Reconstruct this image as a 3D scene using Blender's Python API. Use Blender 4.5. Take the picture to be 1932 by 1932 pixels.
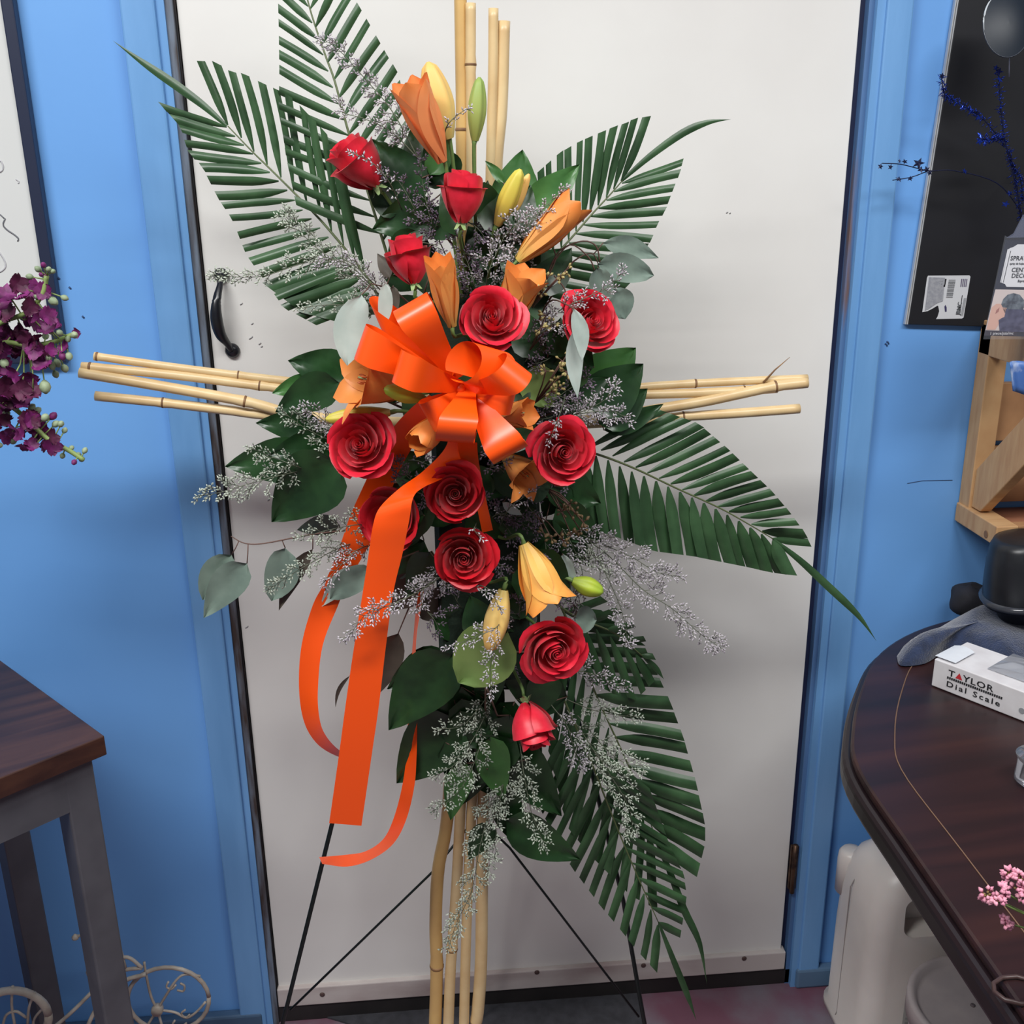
import bpy, math, random
from mathutils import Vector, Matrix, Quaternion

for o in list(bpy.data.objects): bpy.data.objects.remove(o)
scene = bpy.context.scene
COL = scene.collection
PI = math.pi

# ------------------------------------------------------------------ camera, light, exposure
CAM = Vector((0.30184978, -1.49774481, 1.43608932))
M = Matrix(((0.99613667, -0.03924875, 0.07855738),
            (-0.08689845, -0.31155142, 0.94624752),
            (-0.01266437, -0.94941837, -0.31375845)))
FPX, CPX = 1950.0, 966.0
cx, cy, cz = M.col[0].copy(), -M.col[1], -M.col[2]      # right, up, towards the viewer
cam_d = bpy.data.cameras.new('camera'); cam_o = bpy.data.objects.new('camera', cam_d); COL.objects.link(cam_o)
cam_o.matrix_world = Matrix(((cx.x, cy.x, cz.x, CAM.x), (cx.y, cy.y, cz.y, CAM.y), (cx.z, cy.z, cz.z, CAM.z), (0, 0, 0, 1)))
cam_d.sensor_width = 36.0; cam_d.lens = FPX / 1932 * 36.0; cam_d.clip_start = 0.02
scene.camera = cam_o

world = bpy.data.worlds.new('room_air'); scene.world = world; world.use_nodes = True
bg = world.node_tree.nodes['Background']; bg.inputs[0].default_value = (0.86, 0.90, 1.0, 1); bg.inputs[1].default_value = 0.20

def area(name, loc, target, sx, sy, power, col=(1, 1, 1)):
    d = bpy.data.lights.new(name, 'AREA'); d.shape = 'RECTANGLE'; d.size = sx; d.size_y = sy; d.energy = power; d.color = col
    o = bpy.data.objects.new(name, d); COL.objects.link(o); o.location = loc
    o.rotation_euler = (Vector(target) - Vector(loc)).to_track_quat('-Z', 'Y').to_euler()
    return o
area('ceiling_tube_and_fill', (-0.5, -1.35, 2.52), (-0.5, -1.35, 0), 1.25, 0.30, 47, (1.0, 1.0, 0.985))
area('ceiling_tube_and_fill', (1.15, -1.30, 2.52), (1.15, -1.30, 0), 1.25, 0.30, 32, (1.0, 1.0, 0.985))  # weaker fill lamp added on the right to even out the light

vs = scene.view_settings
vs.view_transform = 'Standard'; vs.look = 'None'; vs.exposure = 0.0; vs.gamma = 1.0; vs.use_curve_mapping = False

# ------------------------------------------------------------------ helpers
def ray(px, py): return M @ Vector((px - CPX, py - CPX, FPX))
def W(px, py, Y):
    r = ray(px, py); return CAM + r * ((Y - CAM.y) / r.y)
def FZ(px, py, Z):
    r = ray(px, py); return CAM + r * ((Z - CAM.z) / r.z)
def XP(px, py, X):
    r = ray(px, py); return CAM + r * ((X - CAM.x) / r.x)
def MPP(px, py, Y):                       # metres per pixel there
    return (W(px, py, Y) - CAM).dot(-cz) / FPX
def idir(dx, dy, dt): return (cx * dx - cy * dy + cz * dt).normalized()
def lin(c): return tuple(((x / 255) / 12.92 if x / 255 <= 0.04045 else ((x / 255 + 0.055) / 1.055) ** 2.4) for x in c)

def catmull(pts, n):
    """resample a list of equal length tuples with n steps per span"""
    P = [tuple(p) for p in pts]; out = []
    if len(P) < 3:
        for i in range(n + 1):
            t = i / n; out.append(tuple(a + (b - a) * t for a, b in zip(P[0], P[-1])))
        return out
    Q = [tuple(2 * a - b for a, b in zip(P[0], P[1]))] + P + [tuple(2 * a - b for a, b in zip(P[-1], P[-2]))]
    for i in range(1, len(Q) - 2):
        for k in range(n):
            t = k / n
            out.append(tuple(0.5 * ((2 * b) + (c - a) * t + (2 * a - 5 * b + 4 * c - d) * t * t + (3 * b - a - 3 * c + d) * t ** 3)
                             for a, b, c, d in zip(Q[i - 1], Q[i], Q[i + 1], Q[i + 2])))
    out.append(P[-1]); return out
def along(poly, t):
    """point at fraction t of a pixel polyline"""
    L = [0.0]
    for a, b in zip(poly, poly[1:]): L.append(L[-1] + math.dist(a, b))
    d = max(0, min(1, t)) * L[-1]
    for i in range(len(poly) - 1):
        if d <= L[i + 1] + 1e-9:
            k = (d - L[i]) / max(1e-9, L[i + 1] - L[i])
            return tuple(a + (b - a) * k for a, b in zip(poly[i], poly[i + 1]))
    return poly[-1]

MW = {}
class MB:
    def __init__(s): s.v = []; s.f = []
    def grid(s, fn, nu, nv, closeu=False):
        b = len(s.v)
        for j in range(nv + 1):
            for i in range(nu + (0 if closeu else 1)): s.v.append(Vector(fn(i / nu, j / nv)))
        w = nu if closeu else nu + 1
        for j in range(nv):
            for i in range(nu):
                i2 = (i + 1) % w
                s.f.append((b + j * w + i, b + j * w + i2, b + (j + 1) * w + i2, b + (j + 1) * w + i))
        return s
    def tube(s, path, r, n=6, cap=True):
        path = [Vector(p) for p in path]; m = len(path); b = len(s.v)
        up = Vector((0.13, 0.31, 0.94))
        for i, p in enumerate(path):
            t = (path[min(i + 1, m - 1)] - path[max(i - 1, 0)])
            if t.length < 1e-9: t = Vector((0, 0, 1))
            t.normalize()
            a = t.cross(up)
            if a.length < 0.05: a = t.cross(Vector((1, 0.2, 0)))
            a.normalize(); c = t.cross(a); up = -t.cross(a) if False else up
            rr = r[i] if isinstance(r, (list, tuple)) else r
            for k in range(n):
                an = 2 * PI * k / n; s.v.append(p + (a * math.cos(an) + c * math.sin(an)) * rr)
        for i in range(m - 1):
            for k in range(n):
                k2 = (k + 1) % n; s.f.append((b + i * n + k, b + i * n + k2, b + (i + 1) * n + k2, b + (i + 1) * n + k))
        if cap:
            s.f.append(tuple(b + k for k in range(n))[::-1]); s.f.append(tuple(b + (m - 1) * n + k for k in range(n)))
        return s
    def box(s, lo, hi, mtx=None):
        b = len(s.v)
        for x in (lo[0], hi[0]):
            for y in (lo[1], hi[1]):
                for z in (lo[2], hi[2]):
                    p = Vector((x, y, z)); s.v.append(mtx @ p if mtx else p)
        for q in ((0, 1, 3, 2), (4, 6, 7, 5), (0, 4, 5, 1), (2, 3, 7, 6), (0, 2, 6, 4), (1, 5, 7, 3)): s.f.append(tuple(b + i for i in q))
        return s
    def lathe(s, prof, c, n=32, mtx=None):
        b = len(s.v); c = Vector(c)
        for r, z in prof:
            for k in range(n):
                a = 2 * PI * k / n; p = Vector((r * math.cos(a), r * math.sin(a), z)); s.v.append((mtx @ p if mtx else p) + c)
        for j in range(len(prof) - 1):
            for k in range(n):
                k2 = (k + 1) % n; s.f.append((b + j * n + k, b + j * n + k2, b + (j + 1) * n + k2, b + (j + 1) * n + k))
        s.f.append(tuple(b + k for k in range(n))[::-1]); s.f.append(tuple(b + (len(prof) - 1) * n + k for k in range(n)))
        return s
    def prism(s, outline, z0, z1):
        b = len(s.v); n = len(outline)
        for z in (z0, z1):
            for x, y in outline: s.v.append(Vector((x, y, z)))
        s.f.append(tuple(range(b, b + n))[::-1]); s.f.append(tuple(range(b + n, b + 2 * n)))
        for k in range(n): s.f.append((b + k, b + (k + 1) % n, b + n + (k + 1) % n, b + n + k))
        return s
    def poly(s, pts):
        b = len(s.v); s.v += [Vector(p) for p in pts]; s.f.append(tuple(range(b, b + len(pts)))); return s
    def spindle(s, p, d, l, r):
        """slim 4-sided floret"""
        b = len(s.v); d = d.normalized(); a = d.cross(Vector((0.3, 0.9, 0.2))).normalized() * r; c = d.cross(a)
        s.v += [p, p + d * l * 0.55 + a, p + d * l * 0.55 + c, p + d * l * 0.55 - a, p + d * l * 0.55 - c, p + d * l]
        for i in range(4):
            j = (i + 1) % 4; s.f.append((b, b + 1 + j, b + 1 + i)); s.f.append((b + 5, b + 1 + i, b + 1 + j))
        return s
    def mesh(s, name, mt, inv=None, smooth=True):
        me = bpy.data.meshes.new(name)
        vv = [inv @ p for p in s.v] if inv else s.v
        me.from_pydata([tuple(p) for p in vv], [], s.f); me.update()
        if smooth: me.polygons.foreach_set('use_smooth', [True] * len(me.polygons))
        if mt: me.materials.append(mt)
        return me
    def build(s, name, mt, parent=None, smooth=True, local=False):
        inv = None
        if parent is not None and not local: inv = MW[parent.name].inverted()
        return place(name, s.mesh(name, mt, inv, smooth), parent)
def place(name, me, parent=None):
    o = bpy.data.objects.new(name, me); COL.objects.link(o)
    if parent is not None: o.parent = parent
    MW[o.name] = MW[parent.name].copy() if parent is not None else Matrix.Identity(4)
    return o
def tag(o, label, cat, group=None, kind=None):
    o['label'] = label; o['category'] = cat
    if group: o['group'] = group
    if kind: o['kind'] = kind
    return o
def thing(name, label, cat, loc=(0, 0, 0), quat=None, scale=1.0, group=None):
    o = bpy.data.objects.new(name, None); COL.objects.link(o); o.empty_display_size = 0.02
    o.location = loc
    m = Matrix.Translation(Vector(loc))
    if quat is not None:
        o.rotation_mode = 'QUATERNION'; o.rotation_quaternion = quat; m = m @ quat.to_matrix().to_4x4()
    if scale != 1.0:
        o.scale = (scale,) * 3; m = m @ Matrix.Scale(scale, 4)
    MW[o.name] = m
    return tag(o, label, cat, group)
def struct(o): o['kind'] = 'structure'; return o
def bevel(o, w=0.003, seg=2):
    md = o.modifiers.new('bevel', 'BEVEL'); md.width = w; md.segments = seg; md.limit_method = 'ANGLE'; return o
def solid(o, t, off=0.0):
    md = o.modifiers.new('solid', 'SOLIDIFY'); md.thickness = t; md.offset = off; return o

# ------------------------------------------------------------------ materials
def mat(name, col, rough=0.5, col2=None, vscale=30.0, detail=4.0, stretch=(1, 1, 1), bump=0.0, bscale=200.0, metal=0.0, spec=0.5,
        coat=0.0, trans=0.0, lo=0.35, hi=0.65, sss=0.0, alpha=1.0, sheen=0.0, aniso=0.0):
    m = bpy.data.materials.new(name); m.use_nodes = True; nt = m.node_tree; N = nt.nodes; L = nt.links
    b = N['Principled BSDF']; c = lin(col) + (1,)
    b.inputs['Base Color'].default_value = c; b.inputs['Roughness'].default_value = rough; b.inputs['Metallic'].default_value = metal
    b.inputs['Specular IOR Level'].default_value = spec; b.inputs['Coat Weight'].default_value = coat
    b.inputs['Transmission Weight'].default_value = trans; b.inputs['Alpha'].default_value = alpha
    b.inputs['Sheen Weight'].default_value = sheen; b.inputs['Anisotropic'].default_value = aniso
    if sss > 0:
        b.inputs['Subsurface Weight'].default_value = sss; b.inputs['Subsurface Radius'].default_value = (0.01, 0.003, 0.002)
        b.inputs['Subsurface Scale'].default_value = 0.6
    tc = N.new('ShaderNodeTexCoord'); mp = N.new('ShaderNodeMapping'); L.new(tc.outputs['Object'], mp.inputs[0]); mp.inputs['Scale'].default_value = stretch
    if col2 is not None:
        nz = N.new('ShaderNodeTexNoise'); nz.inputs['Scale'].default_value = vscale; nz.inputs['Detail'].default_value = detail; L.new(mp.outputs[0], nz.inputs['Vector'])
        rp = N.new('ShaderNodeValToRGB'); rp.color_ramp.elements[0].position = lo; rp.color_ramp.elements[1].position = hi
        rp.color_ramp.elements[0].color = c; rp.color_ramp.elements[1].color = lin(col2) + (1,)
        L.new(nz.outputs['Fac'], rp.inputs[0]); L.new(rp.outputs[0], b.inputs['Base Color'])
    if bump > 0:
        n2 = N.new('ShaderNodeTexNoise'); n2.inputs['Scale'].default_value = bscale; n2.inputs['Detail'].default_value = 3; L.new(mp.outputs[0], n2.inputs['Vector'])
        bp = N.new('ShaderNodeBump'); bp.inputs['Strength'].default_value = bump; bp.inputs['Distance'].default_value = 0.002
        L.new(n2.outputs['Fac'], bp.inputs['Height']); L.new(bp.outputs[0], b.inputs['Normal'])
    return m
def gmat(name, stops, axis=2, rough=0.5, span=(0, 1), sss=0.0, ridge=0.0):
    """colour running along a local axis of the object (a petal is green at its base, orange at its tip)"""
    m = bpy.data.materials.new(name); m.use_nodes = True; nt = m.node_tree; N = nt.nodes; L = nt.links
    b = N['Principled BSDF']; b.inputs['Roughness'].default_value = rough
    tc = N.new('ShaderNodeTexCoord'); sp = N.new('ShaderNodeSeparateXYZ'); L.new(tc.outputs['Object'], sp.inputs[0])
    nz = N.new('ShaderNodeTexNoise'); nz.inputs['Scale'].default_value = 6; L.new(tc.outputs['Object'], nz.inputs['Vector'])
    mr = N.new('ShaderNodeMapRange'); mr.inputs[1].default_value = span[0]; mr.inputs[2].default_value = span[1]; L.new(sp.outputs[axis], mr.inputs[0])
    ad = N.new('ShaderNodeMath'); ad.operation = 'MULTIPLY_ADD'; ad.inputs[1].default_value = 0.22; L.new(nz.outputs['Fac'], ad.inputs[0]); L.new(mr.outputs[0], ad.inputs[2])
    sb = N.new('ShaderNodeMath'); sb.operation = 'SUBTRACT'; sb.inputs[1].default_value = 0.11; L.new(ad.outputs[0], sb.inputs[0])
    rp = N.new('ShaderNodeValToRGB'); els = rp.color_ramp.elements
    while len(els) < len(stops): els.new(0.5)
    for e, (p, c) in zip(els, stops): e.position = p; e.color = lin(c) + (1,)
    L.new(sb.outputs[0], rp.inputs[0]); L.new(rp.outputs[0], b.inputs['Base Color'])
    if sss > 0:
        b.inputs['Subsurface Weight'].default_value = sss; b.inputs['Subsurface Radius'].default_value = (0.008, 0.004, 0.002); b.inputs['Subsurface Scale'].default_value = 0.5
    return m

K = {}
K['wall'] = mat('blue_wall_paint', (112, 170, 234), 0.55, (105, 162, 227), 2.5, 3, bump=0.05, bscale=60)
K['casing'] = mat('blue_trim_paint', (116, 168, 222), 0.42, (104, 156, 210), 6, 4, stretch=(3, 3, 0.5), bump=0.08, bscale=90)
K['jamb'] = mat('worn_jamb_paint', (112, 124, 140), 0.45, (62, 52, 48), 22, 6, stretch=(3, 3, 0.35), lo=0.40, hi=0.62, bump=0.2, bscale=60)
K['jambr'] = mat('chipped_jamb_paint', (86, 122, 168), 0.45, (120, 92, 78), 14, 6, stretch=(3, 3, 0.25), lo=0.60, hi=0.74, bump=0.1, bscale=60)
K['rubber'] = mat('black_weatherstrip', (28, 26, 28), 0.55, (52, 38, 34), 25, 5, stretch=(3, 3, 0.4), lo=0.5, hi=0.7)
K['door'] = mat('white_door_paint', (236, 235, 231), 0.42, (228, 226, 222), 3.2, 5, bump=0.03, bscale=40)
K['sweep'] = mat('scuffed_white_wood', (205, 196, 192), 0.55, (165, 146, 144), 14, 6, stretch=(0.4, 1, 1), lo=0.45, hi=0.75)
K['dark'] = mat('dark_gap', (20, 18, 20), 0.8)
K['sill'] = mat('dark_threshold', (42, 38, 38), 0.6, (30, 27, 28), 12)
K['floor'] = mat('plum_vinyl', (116, 76, 92), 0.5, (122, 112, 122), 6.5, 6, lo=0.42, hi=0.62, bump=0.04)
K['mat'] = mat('charcoal_mat', (62, 62, 68), 0.75, (50, 50, 55), 60, bump=0.2, bscale=400)
K['ceil'] = mat('ceiling_white', (225, 225, 222), 0.8)
K['black'] = mat('black_iron', (22, 24, 32), 0.28, spec=0.6)
K['hinge'] = mat('aged_brass', (110, 84, 66), 0.45, (62, 46, 40), 60, metal=0.7)
K['screw'] = mat('rusty_screw', (98, 78, 74), 0.5, metal=0.3)
K['easel'] = mat('dark_green_wire', (18, 30, 28), 0.35, metal=0.2)
K['bamboo'] = mat('bamboo', (226, 200, 152), 0.36, (206, 172, 122), 18, 5, stretch=(1.2, 1.2, 1.2), lo=0.3, hi=0.75, spec=0.5)
K['bamboo2'] = mat('bamboo_ochre', (216, 178, 112), 0.38, (192, 152, 98), 18, 5, lo=0.3, hi=0.8)
K['node'] = mat('bamboo_node', (150, 112, 72), 0.6, (110, 78, 52), 60)
K['palm'] = mat('palm_green', (62, 94, 60), 0.36, (44, 72, 44), 24, 4, stretch=(1, 1, 1), spec=0.45)
K['rachis'] = mat('palm_rachis', (92, 104, 66), 0.5)
K['salal'] = mat('salal_green', (42, 76, 40), 0.33, (28, 56, 30), 28, 4, spec=0.45)
K['salal2'] = mat('bright_leaf_green', (72, 118, 60), 0.36, (54, 100, 48), 24, 4)
K['salalu'] = mat('pale_leaf_underside', (136, 162, 92), 0.5, (116, 146, 78), 24, 4)
K['euc'] = mat('eucalyptus_grey', (124, 142, 130), 0.6, (106, 124, 114), 26, 4, spec=0.3)
K['eucp'] = mat('eucalyptus_silver', (176, 188, 180), 0.62, (160, 174, 166), 26, 4, spec=0.3)
K['eucd'] = mat('eucalyptus_brown', (84, 76, 66), 0.6, (66, 60, 52), 26, 4)
K['stem'] = mat('flower_stem', (104, 132, 70), 0.5)
K['twig'] = mat('brown_twig', (104, 76, 66), 0.6)
K['cstem'] = mat('caspia_stem', (96, 102, 84), 0.6)
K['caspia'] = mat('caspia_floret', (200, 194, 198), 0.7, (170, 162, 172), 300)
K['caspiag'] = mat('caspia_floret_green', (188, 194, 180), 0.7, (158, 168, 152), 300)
K['caspia_shade'] = mat('caspia_floret_shaded', (138, 122, 140), 0.7, (98, 84, 102), 300)  # caspia darkened in its colour to stand for shade between the blooms
K['pod'] = mat('eucalyptus_pod', (176, 164, 108), 0.55, (150, 132, 84), 200)
K['podd'] = mat('eucalyptus_pod_brown', (128, 104, 72), 0.6, (98, 78, 56), 200)
K['rose'] = mat('rose_red', (226, 32, 58), 0.42, (212, 22, 46), 3, 3, sss=0.12, sheen=0.15)
K['rosed'] = mat('rose_deep_red', (214, 18, 38), 0.42, (198, 12, 30), 3, 3, sss=0.12, sheen=0.15)
K['sepal'] = mat('rose_sepal', (150, 172, 118), 0.5, (122, 150, 92), 4)
K['ribbon'] = mat('orange_satin', (250, 84, 8), 0.36, spec=0.6)
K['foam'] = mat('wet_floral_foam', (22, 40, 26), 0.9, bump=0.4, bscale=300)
K['lily'] = gmat('lily_orange', [(0.0, (198, 168, 84)), (0.25, (230, 168, 92)), (0.7, (236, 152, 76)), (1.0, (236, 136, 60))], sss=0.12)
K['lilyp'] = gmat('lily_peach', [(0.0, (206, 124, 74)), (0.3, (234, 140, 84)), (0.75, (240, 150, 92)), (1.0, (238, 134, 64))], sss=0.12)
K['lilyy'] = gmat('lily_golden', [(0.0, (214, 176, 88)), (0.4, (244, 184, 92)), (0.8, (246, 172, 80)), (1.0, (246, 150, 64))], sss=0.12)
K['budp'] = gmat('bud_pale_gold', [(0.0, (214, 190, 110)), (0.3, (240, 204, 122)), (1.0, (240, 190, 108))], sss=0.12)
K['budg'] = gmat('bud_green', [(0.0, (150, 156, 78)), (0.5, (158, 172, 92)), (1.0, (140, 166, 80))], sss=0.12)
K['budy'] = gmat('bud_yellow', [(0.0, (176, 150, 80)), (0.4, (214, 190, 78)), (1.0, (206, 196, 80))], sss=0.12)
K['budl'] = gmat('bud_lime', [(0.0, (150, 168, 60)), (0.6, (176, 196, 56)), (1.0, (160, 190, 60))], sss=0.12)
K['anther'] = mat('lily_anther', (186, 96, 48), 0.7)

# ------------------------------------------------------------------ the room
def slab(name, lo, hi, m, parent=None, bev=0.0):
    o = MB().box(lo, hi).build(name, m, parent, smooth=False)
    if bev: bevel(o, bev)
    return o
DW = 0.914
w = MB()
w.box((-2.4, 0, 0), (-0.012, 0.12, 2.6)); w.box((DW + 0.012, 0, 0), (3.4, 0.12, 2.6)); w.box((-0.012, 0, 2.07), (DW + 0.012, 0.12, 2.6))
struct(w.build('wall_back', K['wall'], smooth=False))
struct(slab('floor', (-2.4, -3.6, -0.05), (3.4, 0.12, 0), K['floor']))
struct(slab('ceiling', (-2.4, -3.6, 2.6), (3.4, 0.12, 2.65), K['ceil']))

# door leaf, its pull, hinges and bottom sweep
door = struct(MB().build('door_1', None)) if False else None
door = thing('door_1', 'white painted flush door behind the flower cross', 'door', (0, 0, 0.034)); del door['category']; struct(door)
slab('door_leaf', (0.0015, 0.004, 0.072), (DW - 0.003, 0.046, 2.05), K['door'], door, 0.0015)
sw = slab('door_sweep', (0.0, -0.006, 0.036), (DW + 0.003, 0.03, 0.0745), K['sweep'], door, 0.002)
for px, py in ((608, 1876), (1013, 1834), (1214, 1821), (1404, 1808)):
    p = W(px, py, -0.006)
    MB().lathe([(0.0045, 0), (0.0045, 0.0012), (0.002, 0.0016)], p, 10, Matrix.Rotation(PI / 2, 3, 'X')).build('sweep_screw', K['screw'], sw)
h = thing('x', 'x', 'x')
bpy.data.objects.remove(h)
def pull():
    t = W(417, 520, 0.0); b = W(438, 662, 0.0)
    base = MB()
    R = Matrix.Rotation(PI / 2, 3, 'X')
    grip_pts = []
    for px, py, o_ in ((417, 520, 0.006), (418, 536, 0.016), (414, 565, 0.026), (414, 595, 0.028), (420, 625, 0.024), (431, 646, 0.014), (437, 660, 0.006)):
        p = W(px, py, 0.0); p.y = 0.004 - o_; grip_pts.append(tuple(p))
    rr = [0.0045, 0.0042, 0.0062, 0.0082, 0.0078, 0.005, 0.0045]
    pts = catmull([g + (r,) for g, r in zip(grip_pts, rr)], 5)
    g = MB().tube([p[:3] for p in pts], [p[3] for p in pts], 12).build('door_handle', K['black'], door)
    for p in (t, b):
        p = p.copy(); p.y = 0.003
        MB().lathe([(0.0105, 0), (0.0105, 0.002), (0.008, 0.006), (0.004, 0.008), (0.001, 0.0085)], p, 20, R).build('handle_rosette', K['black'], g)
pull()
for zc in (0.255, 1.78):
    hg = slab('hinge', (DW - 0.002, -0.003, zc - 0.045), (DW + 0.012, 0.004, zc + 0.045), K['hinge'], door, 0.001)
    MB().tube([(DW + 0.004, -0.006, zc - 0.05), (DW + 0.004, -0.006, zc + 0.05)], 0.0045, 10).build('hinge_knuckle', K['hinge'], hg)
# small paint scars on the door
sc = MB(); rng = random.Random(4)
for px, py, l in ((470, 640, 9), (474, 612, 5), (488, 650, 6), (505, 945, 6), (453, 575, 6), (492, 655, 4), (1370, 402, 4), (1376, 403, 3), (463, 1185, 7)):
    a = W(px, py, 0.0035); b = W(px + l * 0.7, py - l * 0.6, 0.0035)
    sc.tube([a, (a + b) / 2 + Vector((0.001, 0, 0)), b], 0.0007, 4)
sc.build('paint_scar', mat('scuff_grey', (150, 150, 152), 0.7), door)

# left jamb: worn edge + weatherstrip, right jamb with chipped stop
t1 = struct(slab('trim_1', (-0.066, -0.016, 0.0), (-0.022, 0.0, 2.12), K['casing'], None, 0.003))
MB().box((-0.024, -0.010, 0.0), (-0.0115, 0.03, 2.08)).build('casing_bead', K['casing'], t1, smooth=False)
MB().box((-0.0118, -0.006, 0.0), (-0.002, 0.05, 2.08)).build('worn_edge', K['jamb'], t1, smooth=False)
MB().box((-0.003, 0.002, 0.0), (0.0005, 0.05, 2.08)).build('weatherstrip', K['rubber'], t1, smooth=False)
t2 = struct(slab('trim_2', (DW + 0.026, -0.016, 0.0), (DW + 0.064, 0.0, 2.12), K['casing'], None, 0.003))
MB().box((DW + 0.014, -0.012, 0.0), (DW + 0.0285, 0.03, 2.08)).build('casing_bead', K['casing'], t2, smooth=False)
MB().box((DW + 0.0065, -0.002, 0.0), (DW + 0.0145, 0.05, 2.08)).build('chipped_stop', K['jambr'], t2, smooth=False)
MB().box((DW - 0.002, 0.012, 0.0), (DW + 0.008, 0.05, 2.08)).build('weatherstrip', mat('navy_gap', (30, 40, 74), 0.6), t2, smooth=False)
t3 = struct(slab('trim_3', (-0.066, -0.016, 2.08), (DW + 0.064, 0.0, 2.14), K['casing'], None, 0.003))
struct(slab('trim_4', (-0.02, -0.002, 0.0), (DW + 0.02, 0.11, 0.034), K['sill'], None, 0.002))
struct(slab('baseboard_left', (-2.4, -0.019, 0.0), (-0.028, 0.0, 0.036), mat('blue_base_paint', (70, 96, 124), 0.5), None, 0.004))
struct(slab('baseboard_right', (DW + 0.022, -0.019, 0.0), (3.4, 0.0, 0.042), mat('blue_base_paint_right', (92, 122, 152), 0.5), None, 0.005))
def wallmark(name, pts, r, m):
    return MB().tube([W(x, y, -0.0005) for x, y in pts], r, 4).build(name, m, bpy.data.objects['wall_back'])
mk = mat('wall_scuff', (52, 78, 118), 0.7)
wallmark('wall_scuff', [(1712, 912), (1740, 907), (1797, 906)], 0.0005, mk)
for x, y in ((1675, 646), (1672, 650)): wallmark('paint_chip', [(x - 2, y - 2), (x + 1, y), (x + 2, y + 3)], 0.0012, mk)
for x, y in ((98, 480), (111, 525), (157, 598), (132, 543)): wallmark('paint_chip', [(x - 2, y - 2), (x + 2, y + 2)], 0.0012, mk)

# rubber mat under the easel
tag(MB().prism([tuple(FZ(*p, 0)[:2]) for p in ((556, 1904), (1206, 1855), (1212, 1936), (1215, 1990), (830, 1990), (640, 1928))], 0.0, 0.004).build('floor_mat', K['mat'], smooth=False),
    'thin charcoal mat on the floor under the easel', 'mat')

# ------------------------------------------------------------------ whiteboard on the left
bd = thing('whiteboard', 'white board with a navy frame at the left edge of the blue wall', 'board', (-0.7, -0.018, 1.19))
x1 = W(24, 0, -0.018).x; x0 = x1 - 0.0155
slab('board_panel', (-1.25, -0.014, 1.21), (x0 + 0.002, -0.002, 2.1), mat('board_white', (214, 216, 214), 0.3), bd)
nav = mat('navy_frame', (34, 42, 66), 0.4)
slab('frame_side', (x0, -0.019, 1.19), (x1, -0.001, 2.12), nav, bd, 0.002)
slab('frame_side', (-1.265, -0.019, 1.19), (-1.25, -0.001, 2.12), nav, bd, 0.002)
slab('frame_rail', (-1.25, -0.019, 1.19), (x0, -0.001, 1.21), nav, bd, 0.002)
slab('frame_rail', (-1.25, -0.019, 2.10), (x0, -0.001, 2.12), nav, bd, 0.002)
ink = mat('marker_ink', (110, 112, 118), 0.5); ink2 = mat('wiped_marker', (190, 190, 194), 0.5)
for pts, r, m_ in (([(10, 412), (6, 424), (14, 434), (26, 442), (35, 450), (33, 455)], 0.0011, ink), ([(30, 338), (36, 343), (34, 346)], 0.0009, ink2),
                  ([(0, 325), (6, 318), (3, 305), (-4, 303)], 0.0012, ink2), ([(-6, 470), (6, 486), (11, 502), (2, 512), (-8, 514)], 0.0012, ink2), ([(-14, 408), (-2, 404), (8, 412)], 0.0009, ink)):
    MB().tube([W(x, y, -0.0142) for x, y in [q for q in catmull(pts, 3)]], r, 4).build('marker_stroke', m_, bd)

# ------------------------------------------------------------------ left table
C0 = FZ(197, 1388, 0.75); dA = (FZ(0, 1245, 0.75) - C0); dA.z = 0; dA.normalize(); dB = Vector((-dA.y, dA.x, 0))
if dB.y > 0: dB = -dB
LA, LB = 0.345, 0.62
tb = thing('side_table', 'walnut-topped table with grey legs standing at the left wall', 'table', (C0.x - 0.2, C0.y, 0))
def obox(name, a0, a1, b0, b1, z0, z1, m, parent, bev=0.002):
    o = MB()
    mm = Matrix(((dA.x, dB.x, 0, C0.x), (dA.y, dB.y, 0, C0.y), (0, 0, 1, 0), (0, 0, 0, 1)))
    o.box((a0, b0, z0), (a1, b1, z1), mm); r = o.build(name, m, parent, smooth=False)
    if bev: bevel(r, bev)
    return r
def woodmat(name, c1, c2, c3, direction, scale=26, rough=0.4):
    m = bpy.data.materials.new(name); m.use_nodes = True; N = m.node_tree.nodes; L = m.node_tree.links; b = N['Principled BSDF']
    tc = N.new('ShaderNodeTexCoord'); mp = N.new('ShaderNodeMapping'); L.new(tc.outputs['Object'], mp.inputs[0])
    mp.inputs['Rotation'].default_value = (0, 0, -math.atan2(direction.y, direction.x)); mp.inputs['Scale'].default_value = (0.07, 1, 1)
    mp.vector_type = 'POINT'
    mp2 = N.new('ShaderNodeMapping'); L.new(mp.outputs[0], mp2.inputs[0])
    nz = N.new('ShaderNodeTexNoise'); nz.inputs['Scale'].default_value = scale; nz.inputs['Detail'].default_value = 6; nz.inputs['Distortion'].default_value = 0.6
    # rotate first, then stretch along the grain
    mp.inputs['Scale'].default_value = (1, 1, 1); mp2.inputs['Scale'].default_value = (0.09, 1, 1)
    L.new(mp2.outputs[0], nz.inputs['Vector'])
    rp = N.new('ShaderNodeValToRGB'); e = rp.color_ramp.elements; e.new(0.5)
    for el, (p, c) in zip(e, ((0.3, c1), (0.5, c2), (0.72, c3))): el.position = p; el.color = lin(c) + (1,)
    L.new(nz.outputs['Fac'], rp.inputs[0]); L.new(rp.outputs[0], b.inputs['Base Color']); b.inputs['Roughness'].default_value = rough
    return m
wal = woodmat('walnut_laminate', (34, 20, 19), (58, 35, 29), (82, 52, 38), dA * 0.25 + dB, 30)
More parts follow.
